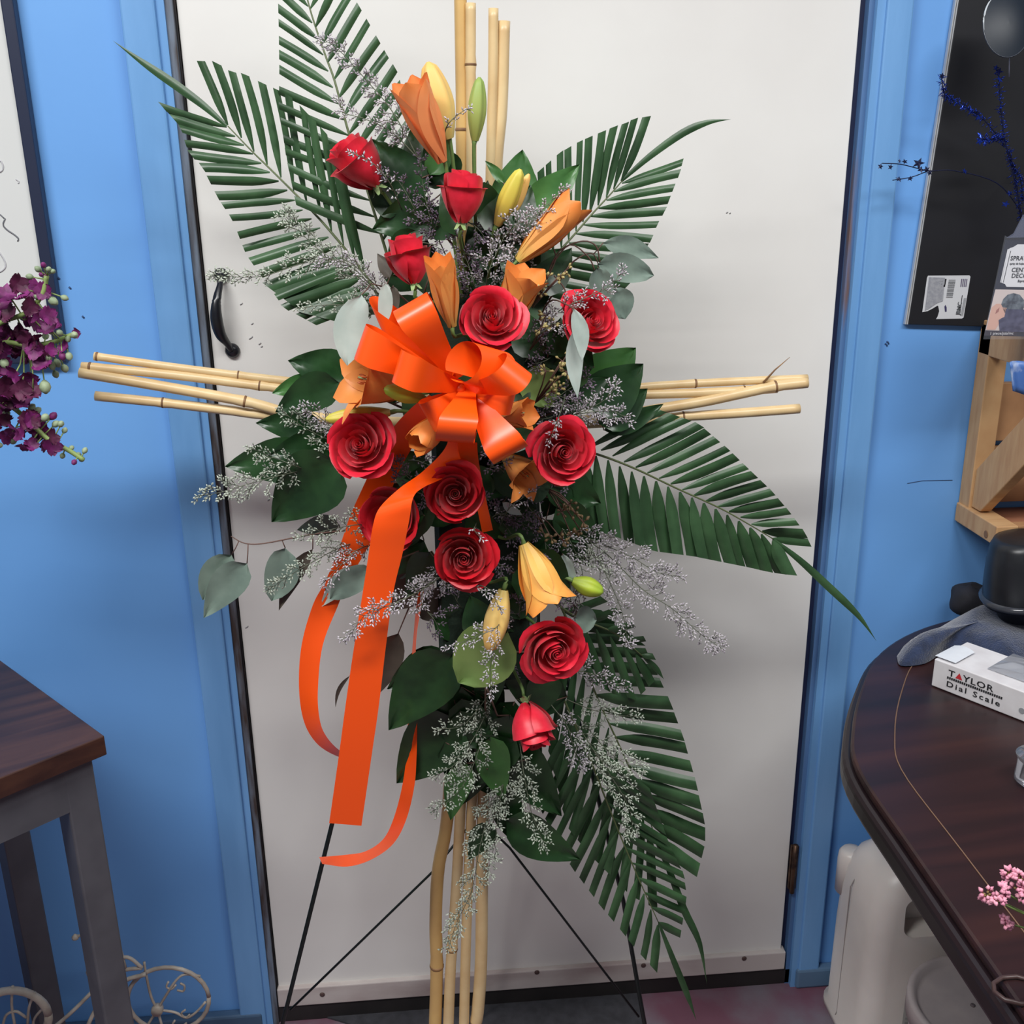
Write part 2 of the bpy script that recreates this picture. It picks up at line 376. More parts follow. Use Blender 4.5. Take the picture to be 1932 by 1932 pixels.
gry = mat('grey_metal', (84, 84, 90), 0.45, (74, 74, 80), 20)
obox('table_top', 0, LA, 0, LB, 0.722, 0.75, wal, tb, 0.0015)
g = 0.014; T = 0.040
obox('apron', g + T - 0.004, LA - g - T + 0.004, g + 0.0005, g + 0.03, 0.655, 0.722, gry, tb, 0); obox('apron', g + 0.0005, g + 0.03, g + T - 0.004, LB - g - T + 0.004, 0.655, 0.722, gry, tb, 0)
obox('apron', g + T, LA - g - T, LB - g - 0.03, LB - g - 0.004, 0.655, 0.722, gry, tb); obox('apron', LA - g - 0.03, LA - g - 0.004, g + T, LB - g - T, 0.655, 0.722, gry, tb)
for a, b in ((g, g), (LA - g - T, g), (g, LB - g - T), (LA - g - T, LB - g - T)):
    obox('leg', a, a + T, b, b + T, 0.0, 0.722, gry, tb, 0.003)

# ------------------------------------------------------------------ right table, rounded corner and inlay line
edge = [FZ(*p, 0.75) for p in ((1810, 1155), (1735, 1178), (1650, 1225), (1612, 1290), (1592, 1370), (1601, 1450), (1700, 1600), (1800, 1752))]
def outline(off):
    pts = [(3.0, -0.012 - off), (1.30, -0.012 - off)]
    cur = [(1.22, -0.012)] + [(p.x, p.y) for p in edge[1:6]] + [(0.783, -0.62), (0.778, -0.85)]
    cur = catmull(cur, 5); n = len(cur)
    for i, p in enumerate(cur):
        a = Vector(cur[max(0, i - 1)]); b = Vector(cur[min(n - 1, i + 1)]); t = (b - a).normalized(); q = Vector(p) + Vector((-t.y, t.x)) * off
        pts.append((q.x, q.y))
    pts += [(0.776 + off, -1.35), (0.80 + off, -1.5 + off), (3.0, -1.5 + off)]
    return pts
mah = woodmat('mahogany_veneer', (30, 17, 19), (44, 23, 24), (56, 30, 27), Vector((1, 0.15, 0)), 22, 0.38)
mahd = mat('mahogany_edge', (30, 20, 24), 0.35)
rt = thing('oval_table', 'dark mahogany table with a rounded corner at the right wall', 'table', (1.5, -0.7, 0))
o = MB().prism(outline(0.0), 0.708, 0.738).build('table_edge', mahd, rt, smooth=False); bevel(o, 0.008, 3)
o = MB().prism(outline(0.010), 0.738, 0.75).build('table_top', mah, rt, smooth=False); bevel(o, 0.004, 2)
inl = [Vector((x, y, 0.7503)) for x, y in outline(0.062)[2:-2]]
MB().tube(inl, 0.0009, 4).build('inlay_line', mat('inlay_tan', (120, 92, 74), 0.5), rt)
MB().box((1.25, -1.0, 0.04), (1.45, -0.45, 0.712)).build('pedestal', mahd, rt, smooth=False)
MB().box((1.1, -1.1, 0.0), (1.6, -0.35, 0.045)).build('pedestal_foot', mahd, rt, smooth=False)
gm = FZ(1922, 1868, 0.752)
MB().tube([gm + Vector((0.022 * math.cos(a / 10 * 2 * PI), 0.016 * math.sin(a / 10 * 2 * PI), 0)) for a in range(11)], 0.0022, 6).build('grommet_ring', mat('grommet_bronze', (66, 48, 46), 0.4), rt)

# ------------------------------------------------------------------ text helper
def text(s, size, origin, xdir, up, m, parent, name='lettering', bold=0.0, spacing=1.0, squash=1.0):
    cu = bpy.data.curves.new('t', 'FONT'); cu.body = s; cu.size = size; cu.offset = bold; cu.space_character = spacing; cu.resolution_u = 2
    ob = bpy.data.objects.new('t', cu); COL.objects.link(ob); dg = bpy.context.evaluated_depsgraph_get()
    me = bpy.data.meshes.new_from_object(ob.evaluated_get(dg)); bpy.data.objects.remove(ob)
    xd = Vector(xdir).normalized(); n = xd.cross(Vector(up)).normalized(); ud = n.cross(xd)
    mm = Matrix(((xd.x * squash, ud.x, n.x, origin[0]), (xd.y * squash, ud.y, n.y, origin[1]), (xd.z * squash, ud.z, n.z, origin[2]), (0, 0, 0, 1)))
    me.transform(MW[parent.name].inverted() @ mm); me.materials.clear(); me.materials.append(m); me.name = name
    return place(name, me, parent)
def quadpanel(name, c, xd, ud, m, parent, push=0.0):
    n = Vector(xd).cross(Vector(ud)).normalized() * push; c = Vector(c) + n
    return MB().poly([c, c + Vector(xd), c + Vector(xd) + Vector(ud), c + Vector(ud)]).build(name, m, parent, smooth=False)
INK = mat('print_black', (30, 30, 34), 0.6); RED = mat('print_red', (190, 40, 48), 0.6); PW = mat('print_white', (226, 226, 230), 0.5); GRYP = mat('print_grey', (140, 142, 146), 0.6)

# ------------------------------------------------------------------ dial scale box
bx = thing('scale_box', 'white cardboard box printed TAYLOR Dial Scale on the dark table', 'box', FZ(1757, 1293, 0.7512))
A = FZ(1757, 1293, 0.7512); B = FZ(1932, 1362, 0.7512); d1 = (B - A).normalized(); d2 = Vector((-d1.y, d1.x, 0))
if d2.x < 0: d2 = -d2
BL, BD, BH = 0.30, 0.085, 0.0405
mm = Matrix(((d1.x, d2.x, 0, A.x), (d1.y, d2.y, 0, A.y), (0, 0, 1, A.z), (0, 0, 0, 1)))
card = mat('white_card', (222, 220, 222), 0.55, (208, 204, 206), 30)
o = MB().box((0, 0, 0), (BL, BD, BH), mm).build('box_body', card, bx, smooth=False); bevel(o, 0.0012)
fl = MB()
fl.grid(lambda u, v: mm @ Vector((-0.002 + 0.03 * u, 0.004 + 0.05 * v, BH + 0.003 + 0.004 * math.sin(u * 3) * v)), 4, 4).build('box_flap', mat('crumpled_paper', (216, 220, 226), 0.6, bump=0.4, bscale=60), bx)
for sx, sy, tx, sz, s_, m_ in ((0.022, 0.0245, 'T', 0.0125, 1.0, INK), (0.043, 0.0245, 'YLOR', 0.0125, 1.0, INK), (0.021, 0.008, 'Dial Scale', 0.0115, 1.0, INK)):
    text(tx, sz, mm @ Vector((sx, -0.0006, sy)), d1, (0, 0, 1), m_, bx, 'lettering', 0.0002, 1.12 if tx != 'Dial Scale' else 1.3, 1.25)
MB().poly([mm @ Vector(p) for p in ((0.0325, -0.0006, 0.0245), (0.0425, -0.0006, 0.0245), (0.0375, -0.0006, 0.0335))]).build('logo_triangle', RED, bx, smooth=False)
for k in range(26):
    MB().box((0.021 + k * 0.0030, -0.0005, 0.0192), (0.021 + k * 0.0030 + 0.0022, 0, 0.0225), mm).build('fine_print', INK, bx, smooth=False)
MB().lathe([(0.0042, 0), (0.004, 0.0004)], mm @ Vector((0.125, -0.0001, 0.014)), 14, Matrix.Rotation(PI / 2, 3, 'X') if False else mm.to_3x3() @ Matrix.Rotation(PI / 2, 3, 'X')).build('round_mark', GRYP, bx, smooth=False)
for k in range(5): MB().box((0.145, -0.0004, 0.010 + k * 0.004), (0.20 - 0.01 * (k % 2), 0, 0.0112 + k * 0.004), mm).build('fine_print', mat('print_faint', (186, 186, 190), 0.6), bx, smooth=False)
# clear bag lying on the box
clr = mat('clear_plastic', (210, 214, 222), 0.12, trans=0.75, spec=0.6)
rng = random.Random(9); cb = MB()
hts = [[rng.random() for _ in range(9)] for _ in range(7)]
def bagf(u, v):
    x = 0.062 + 0.17 * u; y = 0.024 + 0.07 * v; hh = hts[int(v * 6)][int(u * 8)]
    return mm @ Vector((x, y, BH + 0.002 + 0.016 * math.sin(PI * v) * math.sin(PI * u) ** 0.5 * (0.5 + 0.7 * hh)))
tag(cb.grid(bagf, 8, 6).build('plastic_bag', clr, smooth=False), 'crinkled clear plastic bag lying on the white scale box', 'bag')

# towel
tw = mat('navy_terry', (40, 54, 86), 0.95, (28, 40, 66), 70, 5, bump=0.9, bscale=420, sheen=0.5)
def towel():
    ring = [(1692, 1238), (1745, 1215), (1800, 1180), (1850, 1160), (1932, 1150), (2000, 1170), (2010, 1250), (1932, 1284), (1868, 1262), (1790, 1232), (1745, 1252), (1700, 1256)]
    base = [FZ(x, y, 0.752) for x, y in catmull(ring + ring[:1], 4)[:-1]]
    c = sum(base, Vector()) / len(base); n = len(base); mb = MB()
    def fn(u, v):
        p = base[int(round(u * n)) % n]; q = p.lerp(c, v ** 1.2)
        hgt = 0.003 + 0.036 * (1 - (1 - v) ** 3.2) + 0.004 * math.sin(u * 19 + v * 5) * v * (1 - v) * 3
        if v == 0: hgt = 0
        return Vector((q.x, q.y, 0.752 + hgt))
    mb.grid(fn, n, 9, closeu=True)
    return mb.build('folded_towel', tw)
tag(towel(), 'navy terry towel heaped on the dark table behind the white box', 'towel')

# black pot upside down on the towel, black cloth bundle, paper scrap
gl = mat('smoky_black_plastic', (24, 25, 29), 0.34, (34, 36, 40), 20)
pc = W(1930, 1126, -0.16)
pt = thing('black_bowl', 'glossy black bowl with a bright rim standing on the navy towel', 'bowl', pc)
R_ = Matrix.Rotation(math.radians(-9), 3, 'Y')
MB().lathe([(0.055, -0.006), (0.054, 0.0), (0.055, 0.008), (0.053, 0.03), (0.049, 0.06), (0.043, 0.085), (0.038, 0.094), (0.03, 0.096)], pc, 40, R_).build('bowl_body', gl, pt)
MB().lathe([(0.050, -0.004), (0.059, -0.001), (0.060, 0.004), (0.053, 0.009)], pc, 40, R_).build('bowl_rim', mat('dark_gloss_rim', (58, 60, 66), 0.12), pt)
MB().lathe([(0.034, -0.03), (0.04, -0.012), (0.044, -0.004)], pc, 40, R_).build('bowl_foot', gl, pt)
def bundle():
    c = W(1828, 1131, -0.06); rng = random.Random(2); mb = MB()
    def fn(u, v):
        a = u * 2 * PI; t = v * PI; k = 1 + 0.12 * math.sin(3 * a + 2 * t)
        return c + Vector((0.030 * math.cos(a) * math.sin(t) ** 0.6 * k, 0.03 * math.sin(a) * math.sin(t) ** 0.6 * k, 0.024 * math.cos(t) * (1 + 0.1 * math.sin(2 * a))))
    return mb.grid(fn, 20, 10, closeu=True).build('rolled_cloth', mat('black_cloth', (40, 40, 48), 0.85, (28, 28, 34), 40))
tag(bundle(), 'small dark rolled cloth at the back of the mahogany table', 'cloth')
tag(solid(MB().grid(lambda u, v: FZ(1840 + 52 * u, 1166 - 18 * v * u - 10 * u, 0.753) + Vector((0, 0, 0.012 * v + 0.008 * math.sin(u * 7) * v)), 4, 3).build('paper_scrap', mat('white_paper', (220, 222, 222), 0.6)), 0.0005),
    'white paper scrap beside the navy towel', 'paper')
# clear wrapped thing near the right edge of the table
gw = FZ(1932, 1478, 0.751)
tag(MB().lathe([(0.018, 0), (0.022, 0.004), (0.021, 0.03), (0.024, 0.036), (0.023, 0.037)], gw + Vector((0.012, 0, 0)), 24).build('clear_cup', mat('clear_glass', (220, 224, 230), 0.05, trans=0.92, spec=0.6)), 'clear little cup at the right edge of the mahogany table', 'cup')

# pink filler flowers reaching over the near end of the table
def pink():
    root = W(2075, 1765, -0.86)
    t = thing('pink_flower_stem', 'small pink blossoms on a green stem over the mahogany table', 'flower', FZ(2010, 1800, 0.751))
    rng = random.Random(12); fl = MB(); bu = MB(); st = MB()
    heads = [(1862, 1688), (1890, 1680), (1905, 1650), (1925, 1655), (1920, 1678), (1893, 1740), (1935, 1690), (1880, 1700), (1948, 1665)]
    for hx, hy in heads:
        p = W(hx, hy, -0.86 + rng.uniform(-0.012, 0.012)); s = MPP(hx, hy, -0.86)
        st.tube([root, root.lerp(p, 0.5) + Vector((0, 0, -0.006)), p], 0.0008, 5)
        for k in range(7):
            d = Vector((rng.uniform(-1, 1), rng.uniform(-1, 0.4), rng.uniform(-0.3, 1))).normalized()
            b = p + d * s * 7
            for j in range(4):
                e = (d + Vector((rng.uniform(-1, 1), rng.uniform(-1, 1), rng.uniform(-1, 1))) * 0.9).normalized(); fl.spindle(b, e, s * 14, s * 5)
            bu.spindle(p, d, s * 10, s * 3)
    st.build('stem', mat('pink_flower_green', (92, 112, 52), 0.6), t)
    fl.build('blossoms', mat('pink_petal', (226, 160, 176), 0.6, (206, 130, 156), 200), t)['kind'] = 'stuff'
    bu.build('calyxes', mat('pink_calyx', (126, 104, 62), 0.6), t)['kind'] = 'stuff'
    vs_ = FZ(2010, 1800, 0.7505)
    tag(MB().lathe([(0.02, 0), (0.024, 0.004), (0.026, 0.05), (0.02, 0.07), (0.022, 0.078), (0.018, 0.076)], (root.x, root.y, 0.7505), 24).build('bud_vase', mat('vase_white', (200, 200, 204), 0.3)), 'small vase holding the pink blossoms on the mahogany table', 'vase')
pink()

# ------------------------------------------------------------------ jug and bucket under the table
plast = mat('milky_plastic', (216, 208, 202), 0.38, (206, 198, 192), 8, sss=0.1)
def rounded(x0, x1, y0, y1, r, n=5):
    pts = []
    for cx_, cy_, a0 in ((x1 - r, y1 - r, 0), (x0 + r, y1 - r, 90), (x0 + r, y0 + r, 180), (x1 - r, y0 + r, 270)):
        for k in range(n + 1):
            a = math.radians(a0 + 90 * k / n); pts.append((cx_ + r * math.cos(a), cy_ + r * math.sin(a)))
    return pts
def jug():
    jx0 = 0.972; t = thing('plastic_jug', 'milky white plastic jug on the floor below the mahogany table', 'jug', (jx0 + 0.1, -0.115, 0))
    sec = [(0.0, 0.008, 0.03), (0.008, 0.0, 0.035), (0.018, 0.0, 0.035), (0.024, 0.005, 0.034), (0.20, 0.006, 0.034), (0.27, 0.008, 0.034), (0.31, 0.012, 0.034), (0.345, 0.022, 0.036), (0.364, 0.036, 0.036), (0.370, 0.05, 0.03)]
    mb = MB(); rings = []
    for z, ins, r in sec:
        rings.append([Vector((x, y, z)) for x, y in rounded(jx0 + ins, jx0 + 0.20 - ins, -0.205 + ins * 0.6, -0.03 - ins * 1.2, r)])
    n = len(rings[0]); b = 0
    for rg in rings: mb.v += rg
    for j in range(len(rings) - 1):
        for k in range(n): mb.f.append((j * n + k, j * n + (k + 1) % n, (j + 1) * n + (k + 1) % n, (j + 1) * n + k))
    mb.f.append(tuple(range(n))[::-1]); mb.f.append(tuple((len(rings) - 1) * n + k for k in range(n)))
    body = mb.build('jug_body', plast, t)
    # handle recess: cut with a rounded slot
    cut = MB(); sl = rounded(jx0 + 0.056, jx0 + 0.150, 0.262, 0.330, 0.018)
    for y in (-0.30, -0.155):
        for x, z in sl: cut.v.append(Vector((x, y, z)))
    n = len(sl); cut.f.append(tuple(range(n))); cut.f.append(tuple(range(n, 2 * n))[::-1])
    for k in range(n): cut.f.append((k, n + k, n + (k + 1) % n, (k + 1) % n))
    # the recess is baked into the body so that no helper object stays behind
    c_o = cut.build('cutter', plast, t, smooth=False)
    md = body.modifiers.new('recess', 'BOOLEAN'); md.object = c_o; md.operation = 'DIFFERENCE'; md.solver = 'EXACT'
    dg = bpy.context.evaluated_depsgraph_get(); me = bpy.data.meshes.new_from_object(body.evaluated_get(dg)); body.modifiers.clear(); body.data = me
    bpy.data.objects.remove(c_o); me.polygons.foreach_set('use_smooth', [True] * len(me.polygons)); me.set_sharp_from_angle(angle=math.radians(50))
    MB().lathe([(0.023, 0.0), (0.023, 0.06), (0.0215, 0.075), (0.017, 0.081), (0.008, 0.083)], (jx0 + 0.026, -0.056, 0.245), 24).build('jug_cap', plast, t)
    MB().tube([(jx0 + (0.0005 if z < 0.02 else 0.0055), -0.105, z) if z < 0.3 else (jx0 + 0.010 + (z - 0.30) * 0.42, -0.105, z) for z in (0.01, 0.03, 0.1, 0.2, 0.29, 0.33, 0.35)], 0.0009, 5).build('jug_seam', mat('jug_seam_grey', (150, 142, 140), 0.5), t)
    y = -0.2025
    lab = mat('jug_label', (178, 176, 172), 0.5)
    quadpanel('paper_label', (jx0 + 0.072, y, 0.03), (0.11, 0, 0), (0, 0, 0.145), lab, t)
    text('PRODUCT DCP', 0.010, (jx0 + 0.076, y - 0.0006, 0.160), (1, 0, 0), (0, 0, 1), mat('label_green', (88, 130, 96), 0.5), t, 'lettering', 0.0002, 1.1, 1.2)
    for k in range(13): quadpanel('fine_print', (jx0 + 0.076, y - 0.0006, 0.036 + k * 0.009), (0.10 - 0.012 * (k % 3), 0, 0), (0, 0, 0.0042), mat('label_print', (150, 150, 148), 0.5) if k == 0 else bpy.data.materials['label_print'], t)
jug()
bc = FZ(1852, 1893, 0.25); bkt = thing('plastic_bucket', 'round lidded plastic bucket in front of the white jug', 'bucket', (bc.x, bc.y - 0.01, 0))
bcx, bcy = bc.x, min(bc.y - 0.004, -0.318)
pl2 = mat('grey_white_plastic', (178, 166, 164), 0.5, (160, 150, 150), 14)
MB().lathe([(0.086, 0), (0.088, 0.004), (0.100, 0.22), (0.100, 0.232)], (bcx, bcy, 0), 48).build('bucket_body', pl2, bkt)
MB().lathe([(0.102, 0.216), (0.106, 0.218), (0.106, 0.246), (0.104, 0.25), (0.096, 0.25), (0.092, 0.242), (0.086, 0.239), (0.004, 0.239)], (bcx, bcy, 0), 48).build('bucket_lid', pl2, bkt)
for dx, dy in ((-0.008, 0.012), (0.034, -0.03)): MB().lathe([(0.004, 0.2385), (0.0035, 0.2405), (0.002, 0.241)], (bcx + dx, bcy + dy, 0), 12).build('lid_nub', mat('lid_mark', (96, 86, 88), 0.6), bkt)

# ------------------------------------------------------------------ wire bicycle planter by the left table
ivory = mat('ivory_wire', (196, 186, 172), 0.5, (160, 148, 136), 40)
bk = thing('bicycle_planter', 'ivory wire bicycle plant stand under the walnut table', 'planter', (-0.22, -0.12, 0))
def circ(c, r, n=28, y=None, a0=0, a1=2 * PI, ry=0.0):
    return [Vector((c[0] + r * math.cos(a0 + (a1 - a0) * k / n), c[1] + ry * math.cos(a0 + (a1 - a0) * k / n), c[2] + r * math.sin(a0 + (a1 - a0) * k / n))) for k in range(n + 1)]
YB = -0.09
wc = W(318, 1886, YB); wr = (W(394, 1880, YB) - wc).length
wl = MB().tube(circ(wc, wr), 0.0036, 8).build('wheel', ivory, bk)
MB().lathe([(0.009, -0.006), (0.010, 0), (0.009, 0.006)], W(297, 1905, YB), 14, Matrix.Rotation(PI / 2, 3, 'X')).build('hub', ivory, wl)
hub = W(297, 1905, YB)
for pts in ([(297, 1905), (312, 1880), (332, 1850), (350, 1838), (378, 1842)], [(297, 1905), (330, 1910), (352, 1920), (372, 1908), (388, 1890)], [(297, 1905), (285, 1880), (275, 1835), (272, 1815)], [(297, 1905), (275, 1940), (268, 1955)], [(297, 1905), (310, 1950), (320, 1975)]):
    MB().tube([W(x, y, YB) for x, y in catmull(pts, 4)], 0.0022, 6).build('spoke', ivory, wl)
for q in ([(318, 1852), (314, 1862), (324, 1866), (332, 1858)], [(334, 1868), (346, 1870), (348, 1860), (340, 1855)], [(350, 1905), (342, 1912), (350, 1920), (358, 1914)], [(330, 1925), (326, 1934), (340, 1938), (352, 1930)]):
    MB().tube([W(x, y, YB) for x, y in catmull(q, 4)], 0.0018, 6).build('scroll', ivory, wl)
wc2 = W(28, 1918, -0.15); wr2 = (W(96, 1910, -0.15) - wc2).length
wl2 = MB().tube(circ(wc2, wr2 * 0.92), 0.0065, 8).build('wheel', ivory, bk)
for q in ([(24, 1860), (22, 1895), (28, 1935)], [(66, 1872), (55, 1900), (52, 1935)], [(88, 1895), (66, 1920), (62, 1940)], [(5, 1935), (12, 1915), (30, 1908), (50, 1920)]):
    MB().tube([W(x, y, -0.15) for x, y in catmull(q, 4)], 0.0022, 6).build('spoke', ivory, wl2)
for q, r in (([(268, 1826), (235, 1830), (205, 1842), (175, 1870), (140, 1905), (105, 1935), (60, 1965)], 0.0032), ([(275, 1838), (235, 1850), (200, 1875), (170, 1925), (160, 1960)], 0.0036), ([(214, 1870), (202, 1900), (197, 1940)], 0.004), ([(205, 1814), (180, 1820), (167, 1833), (172, 1842)], 0.004), ([(190, 1752), (165, 1760), (142, 1768)], 0.0024), ([(190, 1752), (214, 1758), (226, 1790), (236, 1826)], 0.003), ([(205, 1814), (240, 1806), (268, 1826)], 0.003)):
    pts = catmull(q, 5); MB().tube([W(x, y, -0.10 - 0.05 * max(0, (200 - x) / 200) * (y > 1800)) for x, y in pts], r, 7).build('frame_tube', ivory, bk)
MB().lathe([(0.001, -0.006), (0.005, -0.003), (0.0055, 0.001), (0.001, 0.006)], W(142, 1768, -0.10), 12).build('handlebar_knob', ivory, bk)

# ------------------------------------------------------------------ stock bouquet in a vase on the left table
vz = (-0.36, -0.30, 0.7505)
tag(MB().lathe([(0.05, 0), (0.055, 0.006), (0.06, 0.12), (0.045, 0.2), (0.05, 0.23), (0.044, 0.228)], vz, 32).build('vase', mat('vase_glaze', (120, 130, 140), 0.25)), 'tall glazed vase of purple stock flowers on the walnut table', 'vase')
purple = mat('stock_purple', (128, 34, 110), 0.6, (88, 18, 74), 90, 4, sss=0.08); budc = mat('stock_bud', (158, 172, 138), 0.6, (126, 142, 112), 90); stockst = mat('stock_stem', (136, 158, 92), 0.55); maroon = mat('stock_maroon', (92, 24, 66), 0.6, (64, 16, 46), 90)
def stock(path, label, blooms, buds, seed, Y=-0.30):
    t = thing('stock_flower', label, 'flower', (vz[0], vz[1], vz[2] + 0.226)); rng = random.Random(seed)
    pts = [Vector((vz[0] + 0.01, vz[1], 0.98))] + [W(x, y, Y) for x, y in catmull(path, 5)]
    MB().tube(pts, 0.0028, 7).build('stem', stockst, t)
    blooms = list(blooms)
    for k in range(16):
        x_, y_ = along(path, rng.uniform(0.0, 0.72)); blooms.append((x_ + rng.uniform(-24, 24), y_ + rng.uniform(-34, 34), rng.uniform(13, 18)))
    def near(p): return min(pts[1:], key=lambda q: (q - p).length)
    for bx_, by_, s in blooms:
        yy = Y + rng.uniform(-0.022, 0.02); p = W(bx_, by_, yy); sz = 1.25 * s * MPP(bx_, by_, yy); mb = MB()
        d = Vector((rng.uniform(-0.6, 0.9), rng.uniform(-1, -0.2), rng.uniform(-0.5, 0.8))).normalized(); a = d.cross(Vector((0.2, 0.3, 1))).normalized(); c = d.cross(a)
        np_ = rng.choice((4, 5))
        for k in range(np_):
            an = 2 * PI * k / np_ + rng.uniform(-0.25, 0.25); e = a * math.cos(an) + c * math.sin(an); f = d.cross(e); cup = rng.uniform(0.1, 0.5)
            mb.grid(lambda u, v: p + e * (sz * v * (0.92 + 0.1 * math.sin(u * 9))) + f * ((u - 0.5) * sz * 1.05 * math.sin(PI * min(1, 0.12 + v * 0.8)) ** 0.7) + d * (sz * (cup * v * v + 0.12 * math.sin(u * 12 + k) * v)), 4, 4)
        fl = mb.build('bloom', purple if rng.random() < 0.72 else maroon, t)
        MB().tube([near(p), near(p).lerp(p, 0.6) + Vector((0, 0.004, -0.003)), p - d * sz * 0.1], 0.0009, 5).build('pedicel', stockst, fl)
    for bx_, by_, s in buds:
        yy = Y + rng.uniform(-0.015, 0.015); p = W(bx_, by_, yy); sz = 1.2 * s * MPP(bx_, by_, yy); q = near(p); d = (p - q); d = d.normalized() if d.length > 1e-4 else Vector((1, 0, 0))
        r_ = d.to_track_quat('Z', 'Y').to_matrix()
        b_ = MB().lathe([(0.15 * sz, -0.6 * sz), (0.42 * sz, -0.3 * sz), (0.5 * sz, 0.05 * sz), (0.36 * sz, 0.4 * sz), (0.08 * sz, 0.62 * sz)], p, 8, r_).build('bud', budc if rng.random() < 0.8 else purple, t)
        MB().tube([q, p], 0.0008, 5).build('pedicel', stockst, b_)
stock([(-60, 660), (0, 610), (50, 590), (80, 555), (88, 520)], 'uppermost purple stock stem beside the whiteboard', [(15, 555, 18), (32, 535, 17), (58, 545, 18), (8, 578, 18), (-8, 560, 20), (68, 588, 17), (90, 596, 16), (45, 560, 14), (98, 615, 15), (84, 622, 16), (66, 610, 15), (20, 595, 16)],
      [(72, 508, 10), (82, 500, 9), (92, 508, 9), (86, 520, 9), (78, 518, 8), (100, 512, 8), (122, 562, 10), (100, 568, 14), (56, 522, 10), (70, 560, 9)], 1)
stock([(-60, 690), (0, 648), (55, 652), (100, 645), (135, 632)], 'middle purple stock stem pointing at the bamboo arm ends', [(20, 622, 15), (40, 632, 13), (62, 640, 14), (95, 660, 12), (122, 655, 12), (0, 690, 18), (28, 705, 16), (55, 715, 16), (10, 725, 18), (80, 690, 16), (146, 628, 9), (40, 735, 17), (62, 740, 16), (-5, 745, 18)],
      [(86, 634, 11), (95, 625, 10), (112, 628, 11), (128, 640, 10), (140, 632, 12), (118, 672, 12), (108, 685, 12), (122, 695, 12), (98, 690, 12), (130, 672, 12), (85, 730, 18), (48, 680, 12), (112, 660, 10), (105, 706, 11), (78, 668, 11), (8, 685, 14), (92, 676, 11)], 2)
stock([(-60, 730), (10, 760), (50, 790), (90, 828), (130, 850), (158, 868)], 'lowest drooping purple stock stem with grey-green buds', [(20, 752, 16), (40, 758, 15), (55, 752, 12), (0, 770, 18), (15, 820, 16), (45, 842, 13), (58, 840, 12), (100, 830, 10), (5, 790, 14)],
      [(70, 775, 12), (85, 788, 13), (100, 785, 12), (115, 800, 10), (122, 812, 9), (105, 800, 11), (60, 768, 11), (148, 858, 9), (160, 850, 9), (154, 866, 10), (140, 872, 9), (118, 860, 9), (25, 832, 11), (30, 770, 10), (12, 780, 12), (135, 845, 8)], 3)
stock([(-150, 700), (-80, 640), (-40, 560), (-25, 520)], 'added shadow-casting purple stock stem mostly beyond the left edge, under the whiteboard', [(-30, 540, 18), (-50, 580, 20), (-20, 600, 20)], [(-25, 510, 10), (-35, 520, 10)], 4, -0.33)  # this stem and the next are added off-frame to shadow the wall
stock([(-150, 720), (-90, 740), (-40, 790), (-10, 840)], 'added shadow-casting purple stock stem drooping at the far left edge above the walnut table', [(-20, 800, 18), (-45, 770, 20), (-10, 820, 16)], [(-8, 850, 10), (-2, 840, 10)], 5, -0.33)

